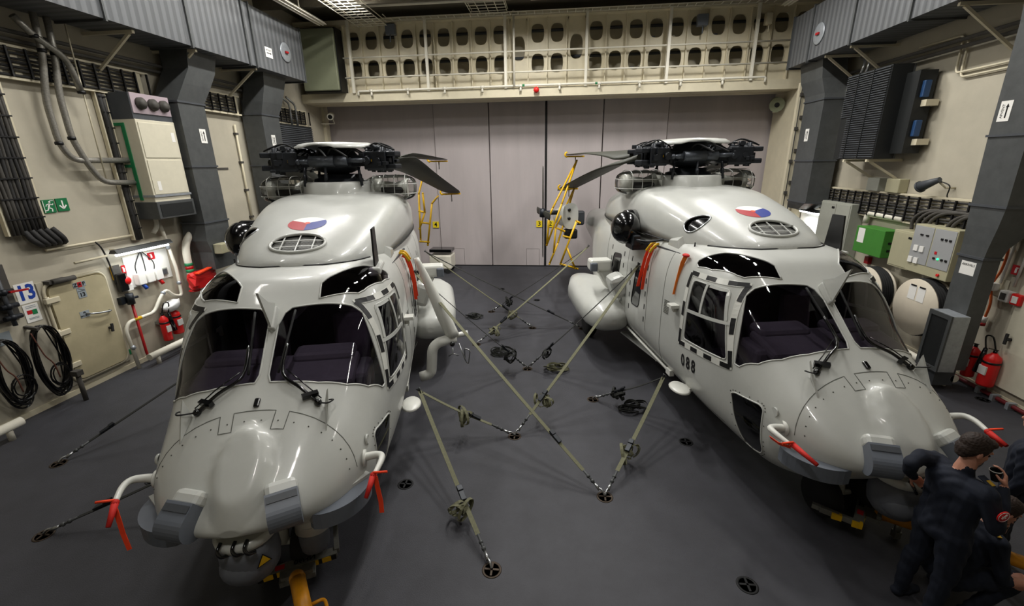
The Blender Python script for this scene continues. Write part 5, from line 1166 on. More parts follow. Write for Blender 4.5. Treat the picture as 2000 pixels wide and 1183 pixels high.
# horn loudspeaker
HN = root('horn_speaker', 'dark horn loudspeaker on the right wall above the cable tray', 'loudspeaker', RW.P(10.6, 3.7, .2)); k = MB(); k.cyl(RW.P(10.35, 3.82, .3), RW.P(10.72, 3.66, .36), .05, .11, n=18); k.cyl(RW.P(10.72, 3.66, .36), RW.P(10.75, 3.645, .365), .125, n=18); child(HN, 'horn', k, 'grey_dark'); k = MB(); k.tube([RW.P(10.4, 3.8, .3), RW.P(10.35, 3.65, .15), RW.P(10.3, 3.65, 0)], .02, 6); child(HN, 'bracket', k, 'beam_paint'); k = MB(); k.tube(smooth_path([RW.P(10.4, 3.78, .25), RW.P(10.2, 3.7, .2), RW.P(10.3, 3.5, .12), RW.P(10.25, 3.4, .1)], 5), .012, 6); child(HN, 'wire', k, 'cable')
for y, m_, lab in ((12.5, 'cab_grey', 'grey box above the cable tray on the right wall'), (11.8, 'cab_olive', 'cream box above the cable tray on the right wall')): k = MB(); RW.box(k, y - .22, y + .22, 3.46, 3.78, 0, .22, .015); one('junction_box', lab, 'box', k, m_)
# cabinets
CB = root('control_cabinet', 'tall grey cabinet with green lamps on the right wall', 'cabinet', RW.P(13.6, 1.37, .2)); k = MB(); RW.box(k, 12.9, 14.35, 1.38, 3.08, 0, .35, .012); child(CB, 'body', k, 'cab_grey')
for y0, y1 in ((12.93, 13.55), (13.57, 14.32)): k = MB(); RW.box(k, y0, y1, 1.42, 3.04, .35, .365, .006); child(CB, 'door', k, 'cab_grey')
for y in (14.0, 14.15): k = MB(); k.cyl(RW.P(y, 1.75, .365), RW.P(y, 1.75, .39), .035, n=12); child(CB, 'green_lamp', k, mat('led_green', '#30ff90', .4, emit='#22ff88', estr=3.))
k = MB(); RW.box(k, 13.62, 13.75, 2.9, 2.96, .365, .37); child(CB, 'name_plate', k, 'black')
GC = root('green_cabinet', 'bright green metal box on the right wall', 'cabinet', RW.P(11.85, 1.95, .15)); k = MB(); RW.box(k, 11.35, 12.4, 1.95, 2.6, 0, .42, .012); child(GC, 'body', k, 'green_box'); k = MB(); RW.box(k, 12.05, 12.3, 2.2, 2.56, .42, .424); child(GC, 'paper', k, 'paper')
for z in (2.1, 2.28): k = MB(); RW.box(k, 11.34, 11.352, z, z + .05, .1, .3); child(GC, 'slot', k, 'black')
k = MB(); RW.box(k, 11.22, 11.34, 1.9, 2.35, 0, .12, .01); one('white_switch', 'narrow white switch box beside the green metal box', 'switch', k, 'plastic_white')
k = MB(); RW.box(k, 10.55, 11.2, 1.84, 2.68, 0, .33, .012); o = one('beige_cabinet', 'plain olive-beige cabinet between the green box and the control panel', 'cabinet', k, 'cab_olive'); k = MB(); RW.box(k, 10.58, 11.17, 1.88, 2.64, .33, .34, .004); child(o, 'door', k, 'cab_olive'); k = MB(); RW.box(k, 10.62, 10.72, 2.52, 2.57, .34, .344); child(o, 'name_plate', k, 'black')
CP = root('control_cabinet', 'grey control cabinet with meters and small lamps next to the large right duct', 'cabinet', RW.P(9.95, 1.95, .2)); k = MB(); RW.box(k, 9.4, 10.5, 1.88, 2.9, 0, .42, .012); child(CP, 'body', k, 'cab_olive')
for y0, y1 in ((9.42, 9.94), (9.97, 10.48)): k = MB(); RW.box(k, y0, y1, 2.08, 2.87, .42, .43, .005); child(CP, 'front_plate', k, mat('panel_grey', '#9b9c9c', .5))
for y, z in ((10.32, 2.4), (10.16, 2.4), (10.4, 2.14), (10.24, 2.14)): k = MB(); RW.box(k, y - .055, y + .055, z - .06, z + .06, .43, .45); child(CP, 'meter', k, 'paper')
for y in (9.52, 9.62, 9.72): k = MB(); RW.box(k, y - .025, y + .025, 2.66, 2.7, .43, .445); child(CP, 'button', k, 'black')
for y in (9.5, 9.6, 9.8): k = MB(); RW.box(k, y - .025, y + .025, 2.26, 2.3, .43, .445); child(CP, 'button', k, 'black')
for y in (10.1, 10.25): k = MB(); RW.box(k, y - .035, y + .035, 2.68, 2.71, .43, .445); child(CP, 'button', k, 'black')
k = MB(); k.cyl(RW.P(9.7, 2.28, .43), RW.P(9.7, 2.28, .445), .02, n=10); child(CP, 'green_lamp', k, 'led_green'); k = MB(); k.cyl(RW.P(9.6, 1.97, .42), RW.P(9.6, 1.97, .45), .03, n=10); child(CP, 'red_button', k, 'red_bright'); k = MB(); RW.box(k, 9.76, 9.82, 2.36, 2.42, .43, .435); child(CP, 'red_label', k, 'sign_red')
for i in range(6):
    y = 10.9 - i * .16 if i < 4 else 9.95 - (i - 4) * .12; k = MB(); k.tube(smooth_path([RW.P(y, 2.72, .2), RW.P(y - .02, 2.95, .22), RW.P(y - .3, 3.15, .2), RW.P(y - .9, 3.2, .18)], 6), .035, 8); one('bent_cable', 'thick dark cable bending into the %s' % ('beige cabinet, leftmost of four', 'beige cabinet, second of four', 'beige cabinet, third of four', 'grey control cabinet, beside the beige one', 'grey control cabinet, left of its last cable', 'grey control cabinet, nearest the large duct')[i], 'cable', k, 'cable_grey', 'cables into the right cabinets')
k = MB(); RW.pipe(k, [(12.6, 2.65, .12), (12.55, 2.9, .12), (11.3, 2.88, .12)], .07, .15, 12); one('white_duct_pipe', 'white curved pipe behind the green metal box', 'pipe', k, 'white_paint')
# hose reels
def reel(label, y, z, r, d):
    T_ = root('hose_reel', label, 'hose reel', RW.P(y, z - r, d), 'cream hose reels'); k = MB(); k.lathe([(0, 0), (r, 0), (r * 1.01, .02), (r, .03), (0, .03)], RW.P(y, z, d), axis='x', n=40, M=Matrix.Diagonal((-1, 1, 1))); child(T_, 'front_disc', k, 'reel_cream')
    k = MB(); k.lathe([(r * .92, -.28), (r * .98, -.26), (r * .98, -.02), (r * .92, 0)], RW.P(y, z, d), axis='x', n=36, M=Matrix.Diagonal((-1, 1, 1)), cap=False); child(T_, 'hose_drum', k, 'rubber')
    k = MB(); k.lathe([(0, -.32), (r, -.32), (r, -.28), (0, -.28)], RW.P(y, z, d), axis='x', n=36, M=Matrix.Diagonal((-1, 1, 1))); child(T_, 'back_disc', k, 'reel_cream')
    for i in range(5): k = MB(); k.lathe([(r * (.97 + .01 * (i % 2)) , -.24 + i * .05), (r * 1.035, -.215 + i * .05), (r * .97, -.19 + i * .05)], RW.P(y, z, d), axis='x', n=36, M=Matrix.Diagonal((-1, 1, 1)), cap=False); child(T_, 'hose_turn', k, 'rubber')
    k = MB(); RW.box(k, y - .1, y + .1, z - .1, z + .1, 0, d - .3); child(T_, 'axle', k, 'grey_dark'); return T_
reel('cream hose reel disc with two white papers on the right wall', 9.84, 1.21, .6, .5)
reel('cream hose reel disc half hidden behind the right helicopter', 11.45, 1.1, .6, .5)
for y in (9.98, 9.74): k = MB(); RW.box(k, y - .1, y + .1, 1.35, 1.66, .532, .536); o = one('white_paper', 'white paper sheet on the near hose reel disc, %s one' % ('left' if y > 9.9 else 'right'), 'paper', k, 'paper'); k = MB(); RW.box(k, y - .09, y + .06, 1.645, 1.675, .536, .545); child(o, 'clip', k, 'black')
# extinguishers, sockets, cable, red hose, door
extinguisher(RW, 'red fire extinguisher with white label beside the right duct', 8.62, .22, .1, .6, False); extinguisher(RW, 'red fire extinguisher with black horn near the right wall door', 8.24, .22, .125, .64, True)
k = MB(); RW.box(k, 8.6, 8.95, 1.8, 2.12, .0, .012); one('grey_backing', 'cream backing plate behind the white coupling on the right wall', 'plate', k, 'cab_cream')
OC = root('orange_cable', 'orange cable with white coupling and red plug hanging on the right wall', 'cable', RW.P(8.75, 1.2, .1)); k = MB(); k.tube(smooth_path([RW.P(8.95, 2.9, .08), RW.P(8.75, 2.7, .08), RW.P(8.75, 2.3, .07), RW.P(8.8, 2.0, .1), RW.P(8.72, 1.65, .1), RW.P(8.76, 1.35, .08)], 6), .02, 8); child(OC, 'cable', k, 'orange_cable'); k = MB(); RW.box(k, 8.68, 8.92, 1.9, 2.05, .06, .18, .03); child(OC, 'coupling', k, 'plastic_white'); k = MB(); k.cyl(RW.P(8.76, 1.38, .08), RW.P(8.77, 1.26, .08), .045, n=12); child(OC, 'plug_body', k, 'plastic_white'); k = MB(); k.cyl(RW.P(8.77, 1.26, .08), RW.P(8.775, 1.2, .08), .05, n=12); child(OC, 'plug_tip', k, 'red_paint')
for y, m_, lab in ((8.5, 'plastic_white', 'white power socket on the right wall'), (8.28, 'red_bright', 'red power socket at the right picture edge')): k = MB(); RW.box(k, y - .09, y + .09, 1.76, 1.96, .0, .14, .02); o = one('power_socket', lab, 'socket', k, m_); k = MB(); RW.box(k, y - .05, y + .05, 1.8, 1.92, .14, .15); child(o, 'socket_face', k, 'paper' if m_ != 'plastic_white' else 'cable_grey')
for y in (8.72, 8.46): k = MB(); k.cyl(RW.P(y, 2.05, .05), RW.P(y - .05, 2.95, .05), .022, n=8); one('white_conduit', 'white conduit above the sockets on the right wall, %s one' % ('left' if y > 8.6 else 'right'), 'conduit', k, 'plastic_white')
red_sign(RW, 'small red fire sign on the right wall between the white conduits', 8.46, 8.62, 2.25, 2.42); red_sign(RW, 'small red fire sign at the right picture edge', 8.18, 8.32, 2.2, 2.36)
D3 = struct(MB().box2(RW.P(6.9, .2, 0), RW.P(8.4, 2.3, .02)).build('door_3', 'wall_paint')); k = MB(); k.prism(rrect(6.95, 8.3, .25, 2.2, .16), lambda p: RW.P(p[0], p[1], .02), lambda p: RW.P(p[0], p[1], .08)); k.build('door_leaf', 'cab_cream', D3); k = MB(); k.cyl(RW.P(8.18, 1.15, .08), RW.P(8.18, 1.15, .16), .03, n=10); k.beam(RW.P(8.18, 1.06, .16), RW.P(8.18, 1.26, .16), .04, .03, up=(1, 0, 0)); k.build('door_lock', 'cable', D3)
RH = root('red_hose', 'dark red hose along the foot of the right wall held by clips', 'hose', RW.P(8.5, 0, .12)); k = MB(); k.tube(smooth_path([RW.P(10.5, .12, .3), RW.P(9.6, .08, .16), RW.P(9.0, .06, .12), RW.P(8.0, .06, .12), RW.P(6.0, .06, .12)], 6), .04, 8); child(RH, 'hose', k, mat('hose_red', '#5c1418', .5))
for y in (8.35, 8.05, 7.75): k = MB(); RW.box(k, y - .03, y + .03, .0, .12, .06, .2); child(RH, 'clip', k, 'galv_light')
floor_bar('white floor rail along the right wall behind the right helicopter', 7.55, 8.4, 10.8, .24)
k = MB(); RW.box(k, 12.2, 12.35, 1.62, 1.8, 0, .1); one('red_box', 'small dark red box below the green metal box', 'box', k, 'red_paint')
lit_lamp(RW, 'lit tube lamp beside the tall grey cabinet on the right wall', 14.42, 15.6, 2.68, .3, 32)
k = MB(); RW.box(k, 14.4, 16.0, 1.0, 2.66, 0, .02); one('white_backboard', 'white board under the lit lamp on the right wall', 'board', k, 'plastic_white')
red_sign(RW, 'small red sign under the lit lamp on the right wall', 14.62, 14.78, 2.1, 2.3)
VG = root('valve_group', 'orange and dark valves under the lit lamp on the right wall', 'valve', RW.P(15.1, 1.2, .15))
k = MB(); k.cyl(RW.P(15.35, 1.0, .12), RW.P(15.35, 2.3, .12), .06, n=12); child(VG, 'pipe', k, 'plastic_white'); k = MB(); k.lathe([(.05, -.03), (.2, -.03), (.22, 0), (.2, .03), (.05, .03)], RW.P(14.75, 1.45, .3), n=20, M=Matrix.Rotation(.5, 3, 'X')); child(VG, 'hand_wheel', k, 'orange_cable'); k = MB(); k.cyl(RW.P(15.35, 1.95, .12), RW.P(15.35, 2.05, .12), .09, n=12); child(VG, 'orange_collar', k, 'orange_cable'); k = MB(); k.cyl(RW.P(15.5, 1.7, .15), RW.P(14.95, 1.7, .25), .07, n=12); k.ball(RW.P(15.3, 1.6, .18), .13, 12, 8); child(VG, 'valve_body', k, 'grey_dark'); k = MB(); k.cyl(RW.P(14.75, 1.2, .3), RW.P(14.75, 1.7, .3), .05, n=10); k.ball(RW.P(14.75, 1.65, .3), .11, 10, 8); child(VG, 'valve_stem', k, 'hub_metal')
# frame post on the right of the hangar door with clips and cables
k = MB()
PT = root('cable_post', 'cream post with small clips and cables right of the hangar door', 'post', (XR - .55, 16.0, 0))
k = MB(); k.box2((XR - .75, 15.95, 0), (XR - .45, 16.07, 6.5)); child(PT, 'post', k, 'beam_paint')
for i, z in enumerate(np.arange(2.2, 6.3, .33)): k = MB(); k.box((XR - .68 + (i % 3) * .1, 15.92, z), (.09, .07, .1)); child(PT, 'clip', k, 'cable_grey')
for x in (-.7, -.55): k = MB(); k.tube([(XR + x, 15.9, 1.6), (XR + x + .02, 15.9, 3.5), (XR + x, 15.9, 6.4)], .014, 6); child(PT, 'cable', k, 'cable')
# ------------------------------------------------------------------ deck sockets, straps, tow bars, blade supports, covers
mat('web_olive', '#68674f', .8, noise=.2, nscale=30); mat('web_dark', '#1c1d19', .8, noise=.2, nscale=30); mat('tow_yellow', '#d08a12', .45, noise=.25, nscale=6); mat('navy', '#0e1524', .85, noise=.25, nscale=14); mat('skin', '#b5806a', .55, noise=.1, nscale=10); mat('hair', '#2a1d16', .7, noise=.3, nscale=30); mat('gold', '#b8912a', .4, .5)
mat('plate_alu', '#8b8a82', .4, .6, noise=.25, nscale=14)
RINGS = {'A': (-.67, 3.72), 'B': (.68, 4.96), 'C': (-.66, 6.23), 'D': (-.62, 8.73), 'E': (.70, 7.52), 'F': (-.66, 11.22), 'G': (.69, 11.25), 'H': (-1.97, 9.98), 'I': (-1.97, 12.5), 'J': (-7.55, 4.96), 'K': (-6.25, 3.71)}
PLAIN = [(-2.08, 4.97), (2.05, 3.78), (2.08, 6.3), (-5.75, 4.75), (7.83, 8.07), (.69, 13.75), (-.66, 13.75), (2.02, 13.75), (-1.97, 15.0)]
WORDS = {'A': 'nearest the camera between the helicopters', 'B': 'where two pale straps meet before the right helicopter', 'C': 'where straps from both helicopters meet mid deck', 'D': 'where two dark straps meet farther back', 'E': 'under the right helicopter step', 'F': 'far back between the helicopters', 'G': 'by the right sponson wheel', 'H': 'beside the left sponson', 'I': 'far back beside the left helicopter', 'J': 'near the left wall', 'K': 'left of the left nose'}
def socket(label, x, y, ring):
    T_ = thing('deck_socket', label, 'deck socket', (x, y, 0), 0, 'tie-down sockets in the deck')
    k = MB(); k.lathe([(.0, .002), (.085, .002), (.09, .006), (.105, .006), (.11, .001)], n=28); k.build('rim', 'brass' if ring else 'socket_black', T_)
    k = MB(); k.lathe([(.0, .004), (.083, .004)], n=24); k.build('pit', 'socket_black', T_)
    k = MB(); k.box((0, 0, .008), (.16, .022, .012)); k.box((0, 0, .008), (.022, .16, .012)); k.build('cross_bar', 'brass' if ring else 'socket_black', T_)
for n, (x, y) in RINGS.items(): socket('round tie-down socket in the deck ' + WORDS[n], x, y, True)
PW = ['right of the left nose', 'at the bottom edge of the picture', 'left of the right nose', 'left of the left nose wheel', 'near the right wall door', 'far back in the middle', 'far back left of the middle', 'far back near the right tail', 'far back near the left tail']
for (x, y), w in zip(PLAIN, PW): socket('empty black tie-down socket in the deck ' + w, x, y, False)
def ribbon3(pts, w, th=.004, up=(0, 0, 1)):
    P = [Vector(p) for p in pts]; rings = []
    for i, p in enumerate(P):
        d = (P[min(i + 1, len(P) - 1)] - P[max(i - 1, 0)]).normalized(); s = d.cross(Vector(up))
        s = s.normalized() if s.length > 1e-4 else Vector((1, 0, 0)); n = s.cross(d)
        rings.append([p - s * w / 2 - n * th, p + s * w / 2 - n * th, p + s * w / 2 + n * th, p - s * w / 2 + n * th])
    k = MB(); vs = [v for r in rings for v in r]; fs = [(3, 2, 1, 0), tuple(range(len(vs) - 4, len(vs)))]
    for i in range(len(rings) - 1):
        for q in range(4): fs.append((i * 4 + q, i * 4 + (q + 1) % 4, i * 4 + 4 + (q + 1) % 4, i * 4 + 4 + q))
    return k.add(vs, fs)
def strap(label, a, ring, mt, rat=.2, tail=None, seed=1):
    a = Vector(a); b = Vector((*RINGS[ring], .02)); T_ = root('tie_down_strap', label, 'strap', b, 'tie-down straps'); D = a - b; L = D.length; u = D / L
    e = b + u * .42
    k = ribbon3([e.lerp(a, t) - Vector((0, 0, .03 * sin(pi * t))) for t in np.linspace(0, 1, 12)], .058); child(T_, 'webbing', k, mt)
    k = MB(); k.tube(smooth_path([b + Vector((0, 0, .0)), b + u * .06 + Vector((0, 0, .03)), b + u * .14, b + u * .2], 4), .014, 8); k.cyl(b + u * .1, b + u * .2, .026, .018, n=10); child(T_, 'hook', k, 'steel')
    k = MB(); k.tube([b + u * .2, b + u * .3, e], .016, 6); k.ball(b + u * .24, .028, 8, 6); k.ball(b + u * .32, .028, 8, 6); child(T_, 'shackle', k, 'galv')
    c = b + u * (L * rat); s = u.cross(Vector((0, 0, 1))).normalized(); M = Matrix((s, u, s.cross(u))).transposed()
    k = MB(); k.box(c + Vector((0, 0, .015)), (.07, .2, .03), M, bev=.006); k.box(c + u * .07 + Vector((0, 0, .03)), (.075, .08, .03), M, bev=.006); child(T_, 'ratchet', k, 'hub_metal')
    k = MB(); k.tube([a, a + Vector((0, 0, .06)), a + u * .06, a - u * .06, a], .012, 6); child(T_, 'end_fitting', k, 'galv')
    if tail:
        rnd = random.Random(seed); c0 = b + u * (L * tail)
        for j in range(5 if tail else 0):
            r0 = rnd.uniform(.08, .17); ph = rnd.uniform(0, 6); ax = Vector((rnd.uniform(-1, 1), rnd.uniform(-1, 1), rnd.uniform(-.3, .3))).normalized(); q = ax.orthogonal().normalized(); q2 = ax.cross(q)
            cc = c0 + Vector((rnd.uniform(-.08, .08), rnd.uniform(-.08, .08), -.08)); 
            pts = [cc + (q * cos(t) * r0 + q2 * sin(t) * r0 * .6) + ax * .03 * (t / 6) for t in np.linspace(ph, ph + 6, 16)]
            pts = [Vector((p.x, p.y, max(p.z, .012))) for p in pts]
            k = ribbon3(pts, .045, .003, up=ax.cross(Vector((.3, .2, .9))).normalized()); child(T_, 'loose_loop', k, mt)
    return T_
Ll = hw(L_POSE, (1.42, -2.75, .8)); Lr = hw(L_POSE, (1.37, -.95, 2.32)); Lb = hw(L_POSE, (1.4, 2.8, 2.0)); Rl = hw(R_POSE, (-1.37, -2.75, .8)); Rr = hw(R_POSE, (-1.33, -1.1, 2.35)); Rb = hw(R_POSE, (-1.33, 2.8, 2.0))
strap('olive strap from the left helicopter to the socket nearest the camera', Ll, 'A', 'web_olive', .33, .3, 1)
strap('short olive strap from the left helicopter side step to the mid deck socket', Ll, 'C', 'web_olive', .42, .55, 2)
strap('long olive strap from the left helicopter roof, crossing towards the right helicopter', Lr, 'B', 'web_olive', .2, None, 3)
strap('olive strap from the right helicopter side step to the front socket', Rl, 'B', 'web_olive', .36, .36, 4)
strap('long olive strap from the right helicopter roof to the mid deck socket', Rr, 'C', 'web_olive', .2, .2, 5)
strap('dark strap from the left helicopter roof to the rear socket', Lr, 'D', 'web_dark', .22, .18, 6)
strap('dark strap from the right helicopter roof to the rear socket', Rr, 'D', 'web_dark', .22, .2, 7)
strap('dark strap low under the right helicopter with a loose coil', Rl, 'E', 'web_dark', .4, .4, 8)
strap('olive strap from the left helicopter tail to the far socket', Lb, 'F', 'web_olive', .25, .2, 9)
strap('dark strap from the left helicopter tail to the socket by the right wheel', Lb, 'G', 'web_dark', .2, None, 10)
strap('olive strap from the right helicopter tail to the socket by the left sponson', Rb, 'H', 'web_olive', .22, .15, 11)
strap('dark strap from the right helicopter tail to the far left socket', Rb, 'I', 'web_dark', .2, .2, 12)
strap('dark strap from the left helicopter to the socket near the left wall', hw(L_POSE, (-1.37, .3, 1.5)), 'J', 'web_dark', .16, None, 13)
strap('dark strap from the left nose to the socket left of it', hw(L_POSE, (-1.22, -3.9, .75)), 'K', 'web_dark', .35, None, 14)
def coil(label, x, y, seed, mt):
    T_ = thing('strap_coil', label, 'strap', (x, y, 0), 0, 'loose strap coils'); rnd = random.Random(seed)
    for j in range(5):
        r0 = rnd.uniform(.07, .16); cx_, cy_ = rnd.uniform(-.12, .12), rnd.uniform(-.1, .1); h = rnd.uniform(.03, .1); ph = rnd.uniform(0, 6)
        k = ribbon3([(cx_ + r0 * 1.4 * cos(t), cy_ + r0 * sin(t), .03 + h * (.5 + .5 * sin(t * 1.5 + ph))) for t in np.linspace(0, 6.2, 18)], .045, .003, up=(cos(ph), sin(ph), .4)); k.build('loop', mt, T_)
coil('dark strap coil lying on the deck beside the left sponson', -2.35, 11.9, 3, 'web_dark'); coil('dark strap coil lying on the deck under the right helicopter step', 1.35, 7.2, 4, 'web_dark'); coil('dark strap coil lying mid deck by the rear socket', -1.2, 9.45, 5, 'web_dark'); coil('olive strap coil lying by the rear socket towards the right helicopter', .0, 8.7, 6, 'web_olive')
# tow bars
def tow_bar(label, p0, p1, d0, d1, length):
    """p0,p1: ends of the head plate; the bar leaves its middle"""
    p0, p1 = Vector((*p0, .26)), Vector((*p1, .26)); c = (p0 + p1) / 2; u = (p1 - p0).normalized(); f = Vector((*d1, 0)).normalized(); w = (p1 - p0).length
    T_ = root('tow_bar', label, 'tow bar', (c.x, c.y, 0), 'yellow tow bars'); zz = Vector((0, 0, 1)); n = u.cross(zz); n = n if n.dot(f) > 0 else -n; M = Matrix((u, n, zz)).transposed(); M = M if M.determinant() > 0 else Matrix((-u, n, zz)).transposed()
    k = MB(); k.box(c, (w, .1, .035), M); k.box(c - zz * .03, (w, .02, .09), M); child(T_, 'head_plate', k, 'plate_alu')
    for s in (-1, 1):
        e = c + u * s * w / 2; k = MB(); k.beam(e, e - n * .45, .05, .06); child(T_, 'side_arm', k, 'plate_alu')
        for t in (.36, .2): k = MB(); k.box(c + u * s * w * t + n * .052 - zz * .02, (.09, .006, .06), M); child(T_, 'yellow_stripe', k, 'yellow'); k = MB(); k.box(c + u * s * w * (t + .08) + n * .051 - zz * .02, (.07, .006, .06), M); child(T_, 'black_stripe', k, 'black')
    k = MB(); k.box(c + n * .12 - zz * .02, (.34, .16, .06), M); k.box(c + n * .17, (.3, .04, .1), M); child(T_, 'hinge_block', k, 'plate_alu')
    k = MB(); k.box(c - u * w * .22 + zz * .0185, (.09, .06, .003), M); child(T_, 'red_label', k, 'sign_red')
    o = text_obj('lettering', 'NH90', .085, 'black', frameM(c + zz * .0195 + u * .07, -u if u.x > 0 else u, -n if True else n) @ Matrix.Identity(4), None, bold=.002); o.parent = T_; o.matrix_parent_inverse = Matrix.Translation(-Vector(T_.location))
    g = f; a = c + n * .2; b = a + g * length - zz * .06
    k = MB(); k.cyl(a + zz * .01, a + g * .5, .075, n=16); k.cyl(a + g * .5, b, .07, n=16); k.ball(a + zz * .01, .08, 14, 8); child(T_, 'bar', k, 'tow_yellow')
    sd = g.cross(zz).normalized()
    for s in (-1, 1):
        for q in (.38,): m0 = a + g * q; k = MB(); k.tube(bend_path([m0 + sd * s * .06, m0 + sd * s * .19, m0 + g * .24 + sd * s * .19, m0 + g * .24 + sd * s * .06], .05), .017, 8); child(T_, 'handle', k, 'tow_yellow')
    k = MB(); k.cyl(a + g * .16 - zz * .02, a + g * .16 - zz * .2, .035, n=10); k.box(a + g * .16 - zz * .2, (.07, .07, .09)); child(T_, 'jack_leg', k, 'plate_alu')
tow_bar('yellow tow bar on the nose wheels of the left helicopter', (-3.04, 3.2), (-2.36, 3.58), None, (.5, -.62), 1.3)
tow_bar('yellow tow bar on the nose wheels of the right helicopter, behind the men', (3.5, 4.48), (3.93, 5.06), None, (.9, -.48), 1.7)
k = MB(); c = hw(R_POSE, (-.1, -5.35, .3)); k.beam(Vector((3.18, 4.66, .28)), Vector((3.52, 4.47, .26)), .04, .07); o = one('wheel_clamp_bar', 'silver bar with yellow blocks at the right nose wheel', 'bar', k, 'plate_alu')
for t in (.35, .85): p = Vector((3.18, 4.66, .28)).lerp(Vector((3.52, 4.47, .26)), t); k = MB(); k.beam(p + Vector((-.03, -.01, -.005)), p + Vector((.06, -.05, -.005)), .046, .075); child(o, 'yellow_block', k, 'yellow')
# blade supports (yellow tube frames with clamps)
def frame_of(pose, label, segs, clamps, r=.03):
    T_ = thing('blade_support', label, 'support frame', (pose[0], pose[1], 0), pose[2], 'yellow blade support frames')
    for a, b in segs: k = MB(); k.cyl(a, b, r, n=8); k.ball(a, r * 1.15, 8, 6); k.ball(b, r * 1.15, 8, 6); k.build('tube', 'yellow', T_)
    for c, u, w in clamps:
        c = Vector(c); u = Vector(u).normalized(); k = MB(); k.beam(c - u * w / 2 - Vector((0, 0, .06)), c + u * w / 2 - Vector((0, 0, .06)), .09, .05)
        e = c - u * w / 2; f = Vector((0, 1, 0)); k.tube([e + Vector((0, 0, .07 * sin(t))) + u * (-.07 * cos(t)) for t in np.linspace(-1.6, 1.6, 9)], .03, 8)
        k.build('blade_clamp', 'yellow', T_)
        k = MB(); k.cyl(c - Vector((0, 0, .06)), c - Vector((0, 0, .32)), .018, n=8); k.build('steel_rod', 'steel', T_)
S_ = lambda x, z, y=6.0: (x, y, z)
frame_of(R_POSE, 'yellow tube frame holding the folded blades beside the right helicopter tail',
    [(S_(-1.00, 4.30, 6.0), S_(-2.09, 2.97, 4.2)), (S_(-1.00, 4.30, 6.0), S_(-1.82, 3.08, 4.2)), (S_(-2.09, 2.97, 4.2), S_(-2.20, 2.71, 4.2)), (S_(-2.20, 2.71, 4.2), S_(-2.27, 1.83, 4.2)), (S_(-2.27, 1.83, 4.2), S_(-1.82, 3.08, 4.2)), (S_(-1.15, 3.42, 5.6), S_(-2.00, 2.36, 4.2)), (S_(-1.15, 3.42, 5.6), S_(-1.92, 1.90, 4.2)), (S_(-2.00, 2.36, 4.2), S_(-2.05, 1.55, 4.2)), (S_(-1.92, 1.90, 4.2), S_(-2.18, 1.23, 4.2)), (S_(-2.00, 2.36, 4.2), S_(-1.73, 2.24, 4.2)), (S_(-1.36, 2.54, 4.2), S_(-1.83, 1.22, 4.2)), (S_(-1.36, 2.54, 4.2), S_(-1.25, 2.48, 4.2)), (S_(-1.83, 1.22, 4.2), S_(-1.28, 1.04, 4.2)), (S_(-1.64, 1.73, 4.2), S_(-1.36, 1.06, 4.2)), (S_(-1.75, 2.09, 4.2), S_(-1.57, 2.04, 4.2))],
    [((-.98, 6.3, 4.50), (1, .1, 0), .6), ((-1.22, 6.1, 3.45), (1, .1, 0), .62)])
frame_of(L_POSE, 'yellow tube frame holding the folded blades beside the left helicopter tail',
    [(S_(1.40, 4.20, 6.6), S_(1.20, 3.40, 5.0)), (S_(1.20, 3.40, 5.0), S_(1.15, 2.00, 5.0)), (S_(1.75, 3.20, 6.6), S_(1.58, 3.10, 5.0)), (S_(1.58, 3.10, 5.0), S_(1.36, 1.81, 5.0)), (S_(1.32, 3.41, 5.0), S_(1.34, 2.83, 5.0)), (S_(1.34, 2.83, 5.0), S_(1.14, 2.33, 5.0)), (S_(1.17, 2.88, 5.0), S_(1.34, 2.83, 5.0)), (S_(1.22, 2.52, 5.0), S_(1.47, 2.48, 5.0)), (S_(1.13, 1.93, 5.0), S_(1.40, 1.90, 5.0))],
    [((1.85, 6.75, 4.41), (1, .1, 0), .6), ((2.22, 6.75, 3.32), (1, .1, 0), .62)])
# remove-before-flight covers on the pitot tubes
def pitot_cover(pose, s, label, d, hang):
    a = Vector(d[0]); T_ = thing('pitot_cover', label, 'cover', hw(pose, a), pose[2], 'red pitot covers'); z0 = Vector((0, 0, 0))
    v = (Vector(d[1]) - a); k = MB(); k.cyl(z0, v, .032, .02, n=10); k.ball(z0, .034, 10, 6); k.build('sleeve', 'red_cover', T_)
    k = ribbon3([z0 + Vector(h) for h in hang], .045, .003, up=(0, 1, .1)); k.build('ribbon', 'orange_ribbon', T_)
    k = MB(); k.tube([z0 + Vector((.0, 0, .03)), z0 + Vector((s * .14, -.02, .04))], .012, 6); k.build('tie', 'orange_ribbon', T_)
pitot_cover(L_POSE, 1, 'red pitot cover with hanging orange ribbon on the left nose, right tube', ((1.15, -5.46, 1.37), (1.09, -5.62, 1.24)), [(.02, -.02, 0), (.03, -.03, -.12), (.05, -.05, -.28), (.05, -.07, -.40)])
pitot_cover(L_POSE, -1, 'red pitot cover with hanging orange ribbon on the left nose, left tube', ((-1.15, -5.46, 1.37), (-1.14, -5.62, 1.24)), [(.0, -.02, 0), (.03, -.06, -.14), (.05, -.09, -.28), (.1, -.14, -.42)])
pitot_cover(R_POSE, -1, 'red pitot cover on the right nose, tube facing the deck', ((-1.13, -5.46, 1.37), (-1.06, -5.74, 1.32)), [(-.02, .0, -.03), (-.08, .1, -.05), (-.1, .22, -.05)])
pitot_cover(R_POSE, 1, 'red pitot cover with orange ribbon on the right nose, above the standing man', ((1.15, -5.46, 1.37), (1.14, -5.66, 1.33)), [(.0, -.03, -.02), (.04, -.08, -.08), (.1, -.1, -.12)])
